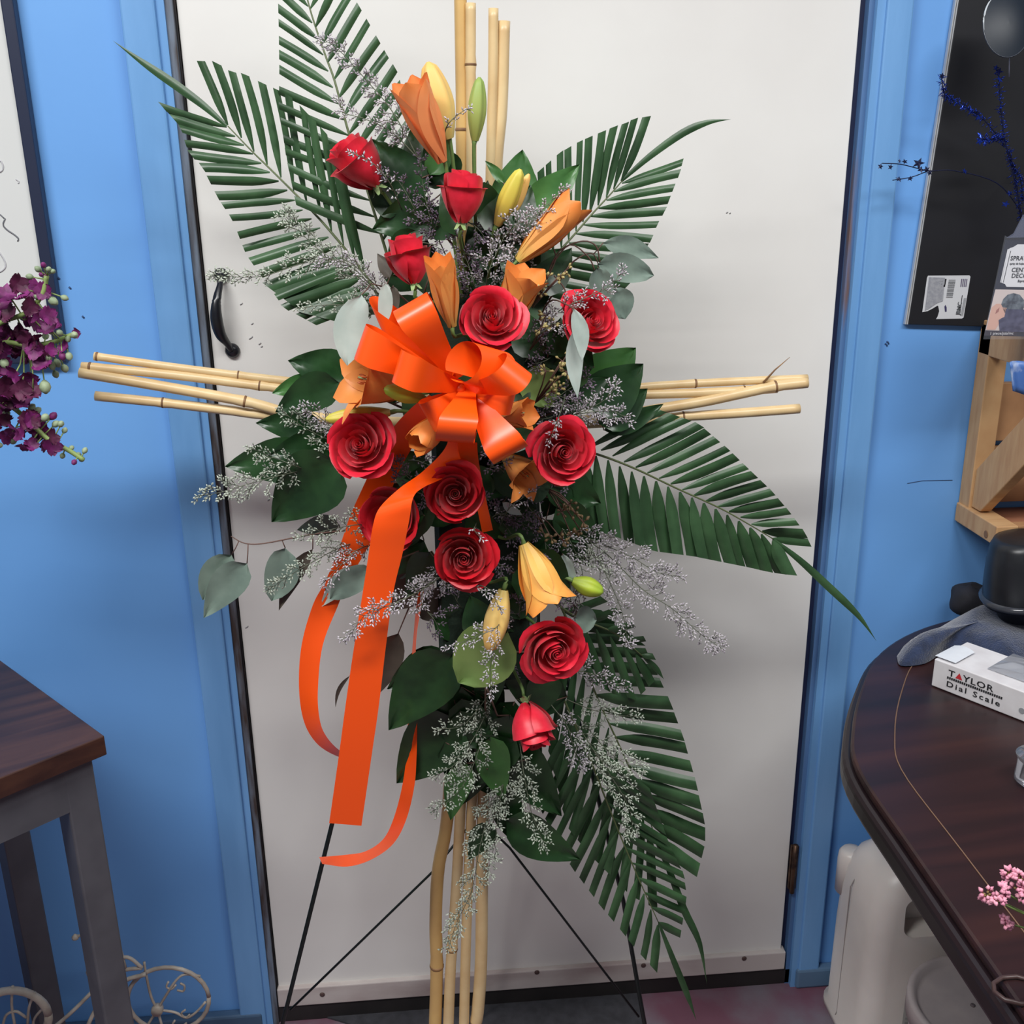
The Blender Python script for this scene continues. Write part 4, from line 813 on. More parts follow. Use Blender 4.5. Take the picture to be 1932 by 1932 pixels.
eucs = [
 ('eucalyptus branch with round leaves reaching the left door edge', [(760, 1010, -0.26), (680, 1000, -0.275), (590, 1008, -0.285), (500, 1025, -0.285), (462, 1025, -0.285), (436, 1012, -0.28)],
  [((437, 1047), (382, 1132), 62, -0.278, -0.272, E_, 'round'), ((466, 1063), (384, 1166), 66, -0.288, -0.282, E_), ((538, 1034), (512, 1134), 66, -0.285, -0.28, E_, 'round', -0.06), ((590, 1036), (526, 1152), 34, -0.283, -0.275, ED, 'lance', 0.06), ((640, 990), (560, 1000), 40, -0.268, -0.262, E_)], K['twig']),
 ('pair of eucalyptus leaves tucked under the long ribbon tail', [(790, 1040, -0.27), (740, 1060, -0.30), (700, 1078, -0.31)], [((700, 1072), (604, 1146), 44, -0.308, -0.302, EP, 'lance', 0.1), ((706, 1074), (622, 1130), 52, -0.318, -0.312, E_, 'round', 0.05)], K['twig']),
 ('silver eucalyptus leaves at the left side of the bow', [(800, 600, -0.27), (745, 550, -0.30), (700, 535, -0.32)], [((682, 556), (655, 690), 62, -0.37, -0.375, EP, 'round', 0.07, 0.08), ((727, 534), (722, 618), 28, -0.385, -0.385, EP, 'round', -0.03, 0.08), ((742, 540), (745, 592), 26, -0.33, -0.33, ED, 'round'), ((735, 525), (712, 478), 26, -0.30, -0.29, ED, 'lance')], K['twig']),
 ('eucalyptus branch with grey leaves beside the right rose', [(1000, 620, -0.26), (1040, 560, -0.275), (1075, 500, -0.285), (1115, 478, -0.285), (1130, 500, -0.285)], [((1138, 458), (1243, 487), 42, -0.285, -0.278, E_, 'lance', -0.05), ((1128, 498), (1234, 520), 56, -0.29, -0.285, E_, 'round', -0.03), ((1128, 505), (1148, 570), 46, -0.295, -0.29, E_, 'round'), ((1150, 545), (1180, 602), 56, -0.288, -0.282, E_, 'round', -0.1)], K['twig']),
 ('two narrow silver eucalyptus leaves hanging in front of the right rose', [(1000, 650, -0.27), (1035, 570, -0.32), (1078, 578, -0.40)], [((1083, 582), (1098, 682), 32, -0.405, -0.405, EP, 'lance', -0.06, 0.1), ((1092, 610), (1090, 752), 34, -0.396, -0.396, EP, 'lance', 0.05, 0.1)], K['twig']),
 ('pale green eucalyptus leaf between the bow and the seed pods', [(960, 690, -0.27), (985, 700, -0.29), (1000, 710, -0.30)], [((1005, 690), (1036, 770), 74, -0.30, -0.295, K['salalu'], 'round'), ((1030, 660), (1060, 720), 50, -0.285, -0.28, E_, 'round')], K['twig']),
 ('eucalyptus leaves beside the downward golden lily', [(1000, 1100, -0.26), (1060, 1120, -0.28), (1090, 1150, -0.285)], [((1062, 1045), (1084, 1122), 34, -0.30, -0.295, EP, 'lance'), ((1085, 1165), (1126, 1170), 52, -0.29, -0.285, E_, 'round'), ((1000, 1150), (985, 1200), 40, -0.27, -0.265, E_)], K['twig']),
 ('small silver eucalyptus leaf below the open front lily', [(960, 930, -0.28), (955, 940, -0.31)], [((948, 948), (986, 972), 18, -0.33, -0.325, EP, 'lance')], K['twig']),
 ('brownish eucalyptus leaves hanging behind the ribbon tails', [(800, 1080, -0.24), (770, 1150, -0.24), (745, 1210, -0.24)], [((752, 1195), (712, 1312), 62, -0.245, -0.24, ED, 'lance', 0.05), ((790, 1090), (720, 1150), 80, -0.25, -0.24, ED), ((800, 1120), (850, 1170), 70, -0.255, -0.25, ED), ((770, 1060), (715, 1075), 60, -0.25, -0.24, E_), ((660, 1275), (633, 1335), 8, -0.23, -0.225, ED, 'lance', 0.12)], K['twig']),
]
for lab, st, lv, sm in eucs: branch('eucalyptus_branch', lab, 'leaves', st, lv, sm, GE, 0.0014)
# shaded filler branches pushed in all round the foam
FB = [('behind the three upper roses', (840, 430)), ('around the open rose above the bow', (960, 560)), ('behind the bow', (850, 720)), ('behind the right bow loops and olive seed pods', (1020, 740)),
      ('between the left rose and the ribbon', (730, 910)), ('behind the rose right of the bow', (1070, 910)), ('behind the dark-hearted rose', (880, 960)), ('behind the golden downward lily', (1020, 1080)),
      ('around the pale yellow bud', (890, 1150)), ('behind the large lower rose', (1030, 1230)), ('around the lowest closed rose', (960, 1350)), ('above the foot of the canes', (920, 1450))]
FT = []
for ph, c in FB:
    t = thing('salal_branch', 'dark salal branch packed ' + ph, 'leaves', foam_pt(c[1]), group=GS); FT.append(t)
    MB().tube([foam_pt(c[1]), W(c[0] * 0.6 + 905 * 0.4, c[1], -0.27), W(c[0], c[1], -0.275)], 0.0016, 6).build('stem', K['twig'], t)
rng = random.Random(77)
for i in range(118):
    ty_ = rng.uniform(370, 1490)
    hw = 95 + 120 * math.sin(PI * min(1, max(0, (ty_ - 380) / 900))) ** 1.2 if ty_ < 1120 else 88
    x = 905 + rng.uniform(-1, 1) * hw + (35 if ty_ > 1000 else 0)
    a = rng.uniform(0, 2 * PI) if rng.random() < 0.4 else math.atan2(ty_ - 900, x - 905) + rng.uniform(-0.8, 0.8)
    l = rng.uniform(80, 120); Y = rng.uniform(-0.315, -0.25) if ty_ < 1170 else rng.uniform(-0.278, -0.245)
    b = (x - math.cos(a) * l * 0.5, ty_ - math.sin(a) * l * 0.5); tp = (x + math.cos(a) * l * 0.5, ty_ + math.sin(a) * l * 0.5)
    k = min(range(len(FB)), key=lambda q: math.dist(FB[q][1], (x, ty_)))
    lf = leafgrid(MB(), b, tp, rng.uniform(52, 76), Y, Y + 0.02, rng.uniform(-0.08, 0.08), 0.2, nu=4, nv=7).build('leaf', S, FT[k])
    MB().tube([W(b[0], b[1], Y), W(b[0] * 0.7 + FB[k][1][0] * 0.3, b[1] * 0.7 + FB[k][1][1] * 0.3, -0.262)], 0.0009, 5).build('petiole', K['twig'], lf)

# ------------------------------------------------------------------ palm fronds
def leaflet(base, tip, wpx, Yb, Yt, cut, rng, pointed=False, sag=0.0):
    L = math.dist(base, tip); dx, dy = (tip[0] - base[0]) / L, (tip[1] - base[1]) / L; nx, ny = -dy, dx
    cl = math.hypot(*cut); cdx, cdy = cut[0] / cl, cut[1] / cl; dn = cdx * nx + cdy * ny
    sl = 0.0 if abs(dn) < 0.3 else max(-1.6, min(1.6, (cdx * dx + cdy * dy) / dn))       # slant of the trimmed end
    s = MPP(base[0], base[1], Yb); n = 8; tilt = rng.uniform(-0.35, 0.35)
    def fn(u, v):
        k = (u - 0.5) * 2
        if pointed: w_ = wpx * 0.5 * (0.25 + 0.75 * math.sin(PI * min(1, v * 0.75 + 0.1)) ** 1.0) * (1 - max(0, (v - 0.55) / 0.45) ** 1.6)
        else: w_ = wpx * 0.5 * (0.16 + 0.84 * math.sin(PI * 0.5 * min(1, v / 0.42)) ** 1.0) * (1 - 0.12 * max(0, v - 0.5))
        ex = L * v + (0 if pointed else sl * k * w_ * max(0, (v - 0.55) / 0.45))
        off = sag * L * math.sin(PI * v)
        px = base[0] + dx * ex + nx * (k * w_ + off); py = base[1] + dy * ex + ny * (k * w_ + off)
        Y = Yb + (Yt - Yb) * v + s * w_ * (0.42 * abs(k) - 0.2) + s * w_ * tilt * k
        return W(px, py, Y)
    return MB().grid(fn, 4, n)
def frond(label, rachis, sides, tips, Y0, Y1, seed, rr=0.0020, stem_to=None):
    rng = random.Random(seed); t = thing('palm_frond', label, 'palm', W(rachis[0][0], rachis[0][1], Y0), group='palm fronds behind the spray')
    n = len(rachis); P = catmull(rachis, 5)
    pts = [W(x, y, Y0 + (Y1 - Y0) * i / (len(P) - 1)) for i, (x, y) in enumerate(P)]
    if stem_to: pts = [foam_pt(stem_to)] + pts
    MB().tube(pts, [rr * (1 - 0.65 * i / len(pts)) for i in range(len(pts))], 7).build('rachis', K['rachis'], t)
    for bs, ts, cnt, w_ in sides:
        for k in range(cnt):
            f = k / max(1, cnt - 1); jit = rng.uniform(-0.16, 0.16) / cnt
            b = along(bs, f); e = along(ts, f + jit); e2 = along(ts, min(1, f + 0.03)); e1 = along(ts, max(0, f - 0.03)); cut = (e2[0] - e1[0], e2[1] - e1[1])
            if math.hypot(*cut) < 1e-6: cut = (0, 1)
            # depth of the rachis at the base
            i = min(range(len(P)), key=lambda q: math.dist(P[q], b)); Yb = Y0 + (Y1 - Y0) * i / (len(P) - 1)
            leaflet(b, e, w_ * rng.uniform(0.82, 1.12), Yb, Yb + rng.uniform(-0.014, 0.010), cut, rng, False, rng.uniform(-0.02, 0.02)).build('leaflet', K['palm'], t)
    for pth, w_, Yt in tips:
        Q = catmull(pth, 6); m_ = len(Q)
        def fn(u, v, Q=Q, m_=m_, w_=w_, Yt=Yt):
            i = v * (m_ - 1); i0 = min(m_ - 2, int(i)); f = i - i0; a, b = Q[i0], Q[i0 + 1]; x, y = a[0] + (b[0] - a[0]) * f, a[1] + (b[1] - a[1]) * f
            d = math.dist(a, b) or 1; nx, ny = -(b[1] - a[1]) / d, (b[0] - a[0]) / d; k = (u - 0.5) * 2
            ww = w_ * 0.5 * (0.2 + 0.8 * math.sin(PI * min(1, 0.05 + v * 0.85)) ** 0.9) * (1 - max(0, (v - 0.6) / 0.4) ** 1.5)
            return W(x + nx * k * ww, y + ny * k * ww, Y1 + (Yt - Y1) * v + MPP(x, y, Y1) * ww * 0.35 * abs(k))
        MB().grid(fn, 4, 16).build('tip_leaflet', K['palm'], t)
    return t
frond('palm frond rising out of the top of the picture',
      [(742, 520), (715, 430), (690, 350), (660, 258), (632, 155), (613, 102), (588, 28), (570, -40), (556, -90)],
      [([(716, 440), (690, 350), (660, 258), (632, 178), (613, 112), (588, 40), (566, -50)], [(600, 395), (557, 378), (540, 298), (526, 200), (527, 134), (526, 60), (524, -20), (522, -110)][1:], 17, 15),
       ([(722, 455), (700, 380), (660, 262), (632, 158), (613, 105), (588, 30), (566, -50)], [(790, 330), (772, 240), (752, 138), (735, 112), (700, 50), (668, -5), (640, -70), (615, -150)], 16, 16)],
      [([(558, -85), (545, -150), (540, -210)], 10, -0.15)], -0.225, -0.15, 1, stem_to=560)
frond('palm frond on the left with a long blade crossing the blue trim',
      [(730, 590), (690, 520), (622, 435), (570, 379), (511, 320), (476, 286), (430, 238)],
      [([(690, 520), (650, 465), (622, 432), (600, 398), (570, 379), (538, 342), (507, 314), (476, 283), (450, 254), (430, 236)], [(640, 300), (607, 240), (580, 214), (551, 183), (525, 170), (498, 158), (461, 140), (430, 133), (404, 116), (379, 115)], 12, 14),
       ([(705, 560), (680, 520), (640, 470), (600, 425), (570, 395), (540, 356), (507, 323), (476, 289), (448, 262), (428, 240)], [(590, 610), (535, 580), (498, 528), (464, 480), (440, 418), (412, 375), (383, 318), (355, 286), (338, 236), (304, 199)], 19, 17), ([(715, 580), (690, 545), (660, 500)], [(632, 606), (570, 590), (510, 545)], 7, 30)],
      [([(428, 238), (385, 200), (335, 163), (270, 118), (212, 76)], 17, -0.13)], -0.235, -0.15, 2, stem_to=640)
frond('palm frond at the upper right with a curved tip blade',
      [(985, 560), (1020, 515), (1046, 484), (1077, 450), (1117, 404), (1155, 363), (1174, 341)],
      [([(1030, 500), (1058, 470), (1085, 438), (1117, 397), (1139, 379), (1155, 360), (1172, 341)], [(1020, 320), (1055, 289), (1089, 269), (1118, 256), (1159, 239), (1178, 233), (1200, 223), (1220, 220)], 11, 14),
       ([(1010, 545), (1040, 505), (1058, 478), (1077, 453), (1096, 428), (1117, 404), (1138, 385), (1155, 365), (1173, 346)], [(1150, 575), (1192, 531), (1206, 490), (1229, 452), (1240, 425), (1256, 395), (1270, 358), (1282, 328), (1288, 306)], 13, 16)],
      [([(1172, 342), (1226, 295), (1288, 251), (1335, 231), (1380, 225)], 15, -0.15)], -0.235, -0.16, 3, stem_to=620)
frond('palm frond sweeping right below the bamboo arm',
      [(1000, 830), (1080, 845), (1133, 859), (1198, 884), (1276, 921), (1357, 958), (1416, 991), (1459, 1017)],
      [([(1110, 845), (1136, 850), (1174, 870), (1223, 893), (1276, 918), (1330, 946), (1391, 972), (1439, 1003), (1458, 1016)], [(1250, 775), (1316, 798), (1340, 818), (1375, 848), (1416, 888), (1455, 925), (1490, 966), (1518, 1004), (1529, 1027)], 17, 17),
       ([(1100, 855), (1136, 862), (1177, 884), (1225, 902), (1276, 925), (1330, 950), (1385, 978), (1430, 1004), (1458, 1020)], [(1120, 1000), (1160, 1012), (1235, 1040), (1310, 1050), (1360, 1060), (1410, 1070), (1450, 1079), (1475, 1083), (1493, 1085)], 17, 24)],
      [([(1458, 1017), (1509, 1057), (1560, 1104), (1618, 1160), (1654, 1210)], 15, -0.20)], -0.245, -0.20, 4, stem_to=870)
frond('palm frond low on the right with the outermost trimmed leaflets',
      [(1030, 1090), (1070, 1170), (1120, 1300), (1170, 1410), (1210, 1500), (1236, 1580)],
      [([(1060, 1150), (1085, 1210), (1120, 1300), (1147, 1360), (1170, 1410), (1197, 1470), (1220, 1530), (1236, 1580)], [(1150, 1165), (1214, 1215), (1263, 1320), (1290, 1393), (1313, 1475), (1330, 1554), (1331, 1590), (1318, 1642)], 17, 24),
       ([(1075, 1185), (1120, 1300), (1147, 1370), (1170, 1420), (1197, 1480), (1225, 1560)], [(1040, 1430), (1070, 1560), (1110, 1610), (1150, 1650), (1190, 1690), (1232, 1712)], 11, 16)],
      [([(1234, 1578), (1262, 1640), (1290, 1715), (1320, 1780), (1334, 1858)], 14, -0.22)], -0.235, -0.205, 5, stem_to=1130)
frond('palm frond hanging lowest, its tip over the plum floor',
      [(1010, 1180), (1060, 1310), (1110, 1425), (1135, 1488), (1168, 1571), (1205, 1658), (1243, 1742)],
      [([(1080, 1360), (1110, 1425), (1135, 1490), (1160, 1555), (1185, 1615), (1210, 1675), (1241, 1745)], [(1005, 1500), (1048, 1581), (1077, 1634), (1131, 1707), (1164, 1746), (1199, 1790), (1233, 1828)], 14, 16),
       ([(1100, 1400), (1135, 1488), (1168, 1571), (1205, 1658), (1242, 1740)], [(1230, 1500), (1262, 1590), (1290, 1650), (1296, 1690), (1284, 1765)], 13, 14)],
      [([(1243, 1742), (1270, 1810), (1296, 1875), (1314, 1926)], 12, -0.215)], -0.24, -0.215, 6, stem_to=1160)
frond('short palm frond peeking out beside the lower right rose',
      [(1020, 1120), (1090, 1165), (1160, 1195), (1215, 1240)],
      [([(1070, 1155), (1110, 1175), (1160, 1195), (1210, 1235)], [(1140, 1130), (1180, 1160), (1214, 1200), (1235, 1240)], 5, 14), ([(1070, 1165), (1110, 1180), (1150, 1200), (1200, 1235)], [(1120, 1290), (1160, 1310), (1200, 1320), (1230, 1290)], 6, 15)],
      [([(1213, 1238), (1235, 1258), (1253, 1282)], 11, -0.235)], -0.25, -0.235, 8, stem_to=1130)

# ------------------------------------------------------------------ roses
def petal(a0, span, rk, hk, close, flare, curl, spiral, rng, nu=8, nv=9, pinch=0.0):
    ph = rng.uniform(0, 6); wob = 0.028
    def fn(u, v):
        k = (u - 0.5) * 2
        ve = v * (1 - 0.16 * abs(k) ** 2.6)
        phi = a0 + k * span * (0.45 + 0.55 * math.sin(PI * 0.5 * min(1, ve * 1.7)))
        r = 0.14 + (rk - 0.14) * math.sin(PI * 0.5 * min(1, ve * 1.25)) ** 0.85
        r *= 1 - close * ve * ve
        lip = max(0, ve - 0.66) / 0.34
        r += flare * lip ** 1.7 + spiral * k + wob * math.sin(5 * k + ph) * ve ** 3 * rk - pinch * lip ** 3 * max(0, 1 - abs(k) * 2.0) * -0.12
        z = hk * (ve - curl * lip ** 2.0)
        return (r * math.cos(phi), r * math.sin(phi), z)
    return MB().grid(fn, nu, nv)
def rose_meshes(kind, seed, m):
    rng = random.Random(seed); out = []
    core = MB()
    def cfn(u, v):
        a = u * 2 * PI * 2.6 + seed; r = 0.03 + 0.20 * u; z = (1.0 if kind == 'open' else 1.95) - 0.02 * math.cos(3 * a) - 0.02 * u
        return (r * (0.55 + 0.45 * v) * math.cos(a), r * (0.55 + 0.45 * v) * math.sin(a), z * (0.35 + 0.65 * v) + 0.02)
    core.grid(cfn, 44, 4); out.append(('petal_swirl', core.mesh('petal_swirl', m)))
    if kind == 'open':      # count, radius, height, closing, flare, curl, span
        L = [(3, 0.27, 1.03, 0.12, 0.01, 0.02, 1.30), (3, 0.42, 1.06, 0.08, 0.03, 0.03, 1.25), (4, 0.62, 1.06, 0.03, 0.08, 0.06, 1.08), (5, 0.82, 0.98, 0.0, 0.16, 0.13, 0.92), (4, 0.90, 0.80, 0.0, 0.24, 0.24, 0.86)]
    else:
        L = [(3, 0.36, 2.02, 0.22, 0.01, 0.02, 1.25), (3, 0.56, 2.05, 0.22, 0.05, 0.04, 1.25), (4, 0.76, 2.0, 0.18, 0.14, 0.06, 1.05), (4, 0.88, 1.72, 0.08, 0.22, 0.14, 0.92)]
    off = rng.uniform(0, 6)
    for li, (n, rk, hk, cl, fl, cu, sp) in enumerate(L):
        for k in range(n):
            a0 = off + li * 0.7 + 2 * PI * k / n + rng.uniform(-0.12, 0.12)
            mb = petal(a0, sp * rng.uniform(0.9, 1.08), rk * rng.uniform(0.95, 1.05), hk * rng.uniform(0.95, 1.04), cl, fl * rng.uniform(0.6, 1.5), cu * rng.uniform(0.6, 1.6), 0.05 + 0.02 * li, rng)
            out.append(('petal', mb.mesh('petal', m)))
    cal = MB()
    cal.lathe([(0.03, -0.30), (0.10, -0.22), (0.15, -0.08), (0.17, 0.02), (0.12, 0.08)], (0, 0, 0), 12); out.append(('calyx', cal.mesh('calyx', K['sepal'])))
    for k in range(5):
        a0 = 2 * PI * k / 5 + 0.3
        sp = MB().grid(lambda u, v: ((0.16 + 0.34 * v - 0.1 * v * v) * math.cos(a0) - (u - 0.5) * 0.22 * (1 - v) ** 0.7 * math.sin(a0), (0.16 + 0.34 * v - 0.1 * v * v) * math.sin(a0) + (u - 0.5) * 0.22 * (1 - v) ** 0.7 * math.cos(a0), -0.05 - 0.12 * math.sin(PI * v) - 0.2 * v * v), 3, 5)
        out.append(('sepal', sp.mesh('sepal', K['sepal'])))
    return out
RM = {('open', 0): rose_meshes('open', 1, K['rose']), ('open', 1): rose_meshes('open', 2, K['rosed']), ('bud', 0): rose_meshes('bud', 4, K['rose']), ('bud', 1): rose_meshes('bud', 6, K['rose'])}
def rose(label, px, py, dpx, Y, d, spin, kind, stem_y, frac=0.5):
    R = dpx * 0.5 * MPP(px, py, Y) / 1.06
    ax = idir(*d); c = W(px, py, Y); H = {'open': 1.05, 'bud': 1.9}[kind[0]]
    base = c - ax * R * H * 0.5
    q = ax.to_track_quat('Z', 'Y') @ Quaternion((0, 0, 1), spin)
    t = thing('rose', label, 'rose', base, q, R, group='red roses in the spray')
    for nm, me in RM[kind]: place(nm, me, t)
    a = base - ax * R * 0.28; e = foam_pt(stem_y, frac)
    MB().tube([Vector(p) for p in catmull([tuple(a), tuple(a - ax * R * 0.4 + Vector((0, 0.006, 0))), tuple(a.lerp(e, 0.6) + Vector((0, 0.03, 0))), tuple(e)], 3)], 0.0021, 7).build('stem', K['stem'], t)
rose('red rose at the top left among the palm leaves', 678, 312, 108, -0.285, (-0.55, -0.6, 0.42), 0.4, ('bud', 0), 520, 0.2)
rose('red rose below the green lily bud, seen from the side', 872, 374, 100, -0.33, (0.06, -0.92, 0.34), 1.3, ('bud', 1), 500, 0.45)
rose('red rose at the left behind the upright orange lily', 772, 492, 96, -0.325, (-0.18, -0.92, 0.26), 2.2, ('bud', 0), 600, 0.3)
rose('open red rose just above the orange bow', 928, 603, 122, -0.375, (0.05, -0.22, 1.0), 0.9, ('open', 0), 640, 0.6)
rose('red rose at the right behind two silver leaves', 1108, 610, 120, -0.32, (0.42, -0.15, 0.85), 2.9, ('open', 0), 660, 0.9)
rose('red rose left of the bow, under the yellow bud', 682, 842, 126, -0.37, (-0.12, -0.12, 1.0), 1.7, ('open', 0), 830, 0.1)
rose('red rose right of the bow above the seed pods', 1060, 852, 124, -0.36, (0.22, 0.12, 0.95), 3.6, ('open', 0), 850, 0.9)
rose('dark-hearted red rose under the middle of the bow', 859, 932, 112, -0.375, (0.05, 0.0, 1.0), 0.2, ('open', 1), 920, 0.4)
rose('red rose half hidden by the long ribbon tail', 741, 975, 122, -0.325, (-0.3, 0.1, 0.8), 2.5, ('open', 1), 960, 0.2)
rose('deep red rose with a heart-shaped center above the white caspia', 876, 1050, 120, -0.365, (0.0, 0.2, 1.0), 4.1, ('open', 1), 1030, 0.5)
rose('large red rose at the lower right beside the palm', 1043, 1222, 130, -0.36, (0.28, 0.32, 0.85), 5.0, ('open', 0), 1150, 0.8)
rose('lowest red rose, a closed bloom hanging head down', 1004, 1366, 94, -0.345, (0.28, 0.92, 0.22), 0.6, ('bud', 0), 1200, 0.6)

# ------------------------------------------------------------------ lilies and buds
def lily_meshes(openn, fl, m, seed, curlin=0.0, fat=1.0):
    rng = random.Random(seed); out = []
    for k in range(6):
        a0 = 2 * PI * k / 6 + rng.uniform(-0.1, 0.1); inner = k % 2; wm = (0.20 if inner else 0.17) * fat * rng.uniform(0.92, 1.08); ln = rng.uniform(0.94, 1.05); f2 = fl * rng.uniform(0.6, 1.4)
        er = Vector((math.cos(a0), math.sin(a0), 0)); et = Vector((-math.sin(a0), math.cos(a0), 0)); dr = 0.0 if inner else 0.014; ph = rng.uniform(0, 6)
        def fn(u, v, er=er, et=et, wm=wm, ln=ln, f2=f2, dr=dr, ph=ph):
            kx = (u - 0.5) * 2
            w_ = wm * (0.28 + 0.72 * math.sin(PI * 0.5 * min(1, v / 0.62))) * (1 - max(0, (v - 0.62) / 0.38) ** 2.4) ** 0.62 if v < 0.999 else 0.012
            r = 0.055 + (0.05 + 0.14 * openn) * fat * math.sin(PI * 0.5 * min(1, v * 1.2)) + dr + openn * 0.10 * v * v
            lip = max(0, v - 0.68) / 0.32
            r += f2 * lip ** 1.6 - curlin * lip ** 1.2
            cup = 1.15 - 0.7 * lip
            z = ln * v - max(0, f2) * 0.45 * lip ** 2
            return er * (r - cup * w_ * kx * kx * 0.55 + 0.012 * math.sin(7 * v + ph) * kx) + et * (kx * w_) + Vector((0, 0, z))
        out.append(('petal', MB().grid(fn, 6, 12).mesh('petal', m)))
    pist = MB().tube([(0, 0, 0.05), (0.01, 0, 0.5), (0.015, 0.01, 0.8)], 0.012, 6); out.append(('pistil', pist.mesh('pistil', K['sepal'])))
    for k in range(5):
        a = 2 * PI * k / 5; r = 0.045 * (0.4 + openn)
        st = MB().tube([(0, 0, 0.1), (r * 0.6 * math.cos(a), r * 0.6 * math.sin(a), 0.5), (r * math.cos(a), r * math.sin(a), 0.72)], 0.007, 5)
        st.lathe([(0.004, -0.05), (0.016, -0.02), (0.016, 0.02), (0.004, 0.05)], (r * math.cos(a), r * math.sin(a), 0.74), 6); out.append(('stamen', st.mesh('stamen', K['anther'])))
    return out
def bud_mesh(m, slim=0.17, split=0.0, seed=0):
    mb = MB()
    def fn(u, v):
        a = u * 2 * PI; r = slim * (0.22 + 0.78 * math.sin(PI * min(1, 0.06 + v * 0.92)) ** 0.75) * (1 - 0.35 * max(0, 0.45 - v)) if v < 0.995 else 0.02
        r *= 1 - 0.10 * abs(math.cos(1.5 * a)) ** 14 - 0.03 * math.cos(6 * a)
        return (r * math.cos(a), r * math.sin(a), v)
    return mb.grid(fn, 36, 16, closeu=True).mesh('bud_petals', m)
def orient(label, name, cat, base, tip, dt, Y, spin, grp):
    """axis from base pixel to tip pixel with a part dt of it towards the viewer"""
    c = W(base[0], base[1], Y); v = W(tip[0], tip[1], Y) - c; Lp = v.length; ax = (v.normalized() + cz * dt).normalized(); L = Lp * math.hypot(1, dt)
    q = ax.to_track_quat('Z', 'Y') @ Quaternion((0, 0, 1), spin); return thing(name, label, cat, c, q, L, group=grp), ax, L, c
def lily(label, base, tip, dt, Y, spin, meshes, stem_y, frac=0.5):
    t, ax, L, c = orient(label, 'lily', 'lily', base, tip, dt, Y, spin, 'orange lilies in the spray')
    for nm, me in meshes: place(nm, me, t)
    e = foam_pt(stem_y, frac)
    MB().tube([Vector(p) for p in catmull([tuple(c + ax * L * 0.04), tuple(c - ax * 0.012), tuple(c.lerp(e, 0.6)), tuple(e)], 4)], [0.0032] * 2 + [0.0022] * 11, 7).build('stem', K['stem'], t)
def bud(label, base, tip, dt, Y, spin, m, slim, stem_y, frac=0.5):
    t, ax, L, c = orient(label, 'lily_bud', 'bud', base, tip, dt, Y, spin, 'closed lily buds in the spray')
    place('bud_petals', bud_mesh(m, slim), t)
    e = foam_pt(stem_y, frac)
    MB().tube([Vector(p) for p in catmull([tuple(c + ax * L * 0.03), tuple(c - ax * 0.014), tuple(c.lerp(e, 0.6)), tuple(e)], 4)], [0.0030] * 3 + [0.0022] * 10, 7).build('stem', K['stem'], t)
LT = lily_meshes(0.40, 0.0, K['lily'], 1, 0.0, 1.05); LP = lily_meshes(0.42, 0.02, K['lilyp'], 2, 0.0, 1.05); LO = lily_meshes(0.9, 0.24, K['lily'], 3, 0.0, 1.35); LG = lily_meshes(0.62, 0.06, K['lilyy'], 4, 0.0, 1.5); LS = lily_meshes(0.62, -0.02, K['lily'], 5, 0.06, 1.35); LM = lily_meshes(0.55, 0.05, K['lily'], 8, 0.0, 1.4)
lily('peach orange lily at the top of the spray', (835, 305), (768, 152), 0.25, -0.315, 0.3, LP, 470, 0.3)
bud('pale golden lily bud behind the top peach lily', (846, 262), (807, 118), 0.1, -0.28, 0.8, K['budp'], 0.205, 460, 0.4)
bud('green lily bud in front of the upright canes', (896, 266), (905, 146), 0.05, -0.29, 0.2, K['budg'], 0.155, 480, 0.5)
bud('yellow lily bud by the bright green leaves', (938, 425), (985, 322), 0.25, -0.31, 0.5, K['budy'], 0.165, 520, 0.6)
bud('slim golden bud pressed against the yellow bud', (958, 418), (1000, 330), 0.2, -0.30, 0.9, K['budp'], 0.12, 520, 0.65)
lily('long golden lily pointing to the upper right', (978, 492), (1092, 384), 0.15, -0.32, 1.1, LT, 560, 0.7)
lily('orange lily standing above the bow on the left', (853, 615), (828, 486), 0.3, -0.385, 0.1, LT, 640, 0.4)
lily('orange lily behind the rose above the bow', (950, 618), (1000, 505), 0.3, -0.335, 0.7, LM, 640, 0.7)
lily('open orange lily at the left under the bow loops', (778, 738), (650, 712), 0.35, -0.345, 0.75, LO, 730, 0.2)
bud('lime green bud between the left lily and the bow', (800, 752), (724, 736), 0.35, -0.385, 0.3, K['budl'], 0.21, 740, 0.2)
bud('yellow lily bud lying above the left rose', (736, 778), (616, 792), 0.1, -0.345, 0.6, K['budy'], 0.145, 790, 0.2)
lily('small curled orange lily below the bow', (845, 785), (795, 840), 0.9, -0.375, 0.4, LS, 800, 0.4)
lily('orange lily tucked behind the right bow loops', (925, 785), (1002, 784), 0.6, -0.36, 0.6, LM, 790, 0.7)
lily('open orange lily facing out right of the bow tails', (950, 862), (998, 905), 0.9, -0.325, 0.9, LO, 880, 0.6)
lily('golden orange lily pointing down at the right', (988, 1026), (1036, 1132), 0.25, -0.345, 0.2, LG, 1010, 0.7)
bud('pale yellow lily bud pointing down beside the green leaf', (950, 1112), (925, 1222), 0.15, -0.345, 0.4, K['budp'], 0.19, 1090, 0.5)
bud('lime green bud tip at the right of the golden lily', (1080, 1096), (1135, 1116), 0.2, -0.30, 0.4, K['budl'], 0.30, 1080, 0.8)

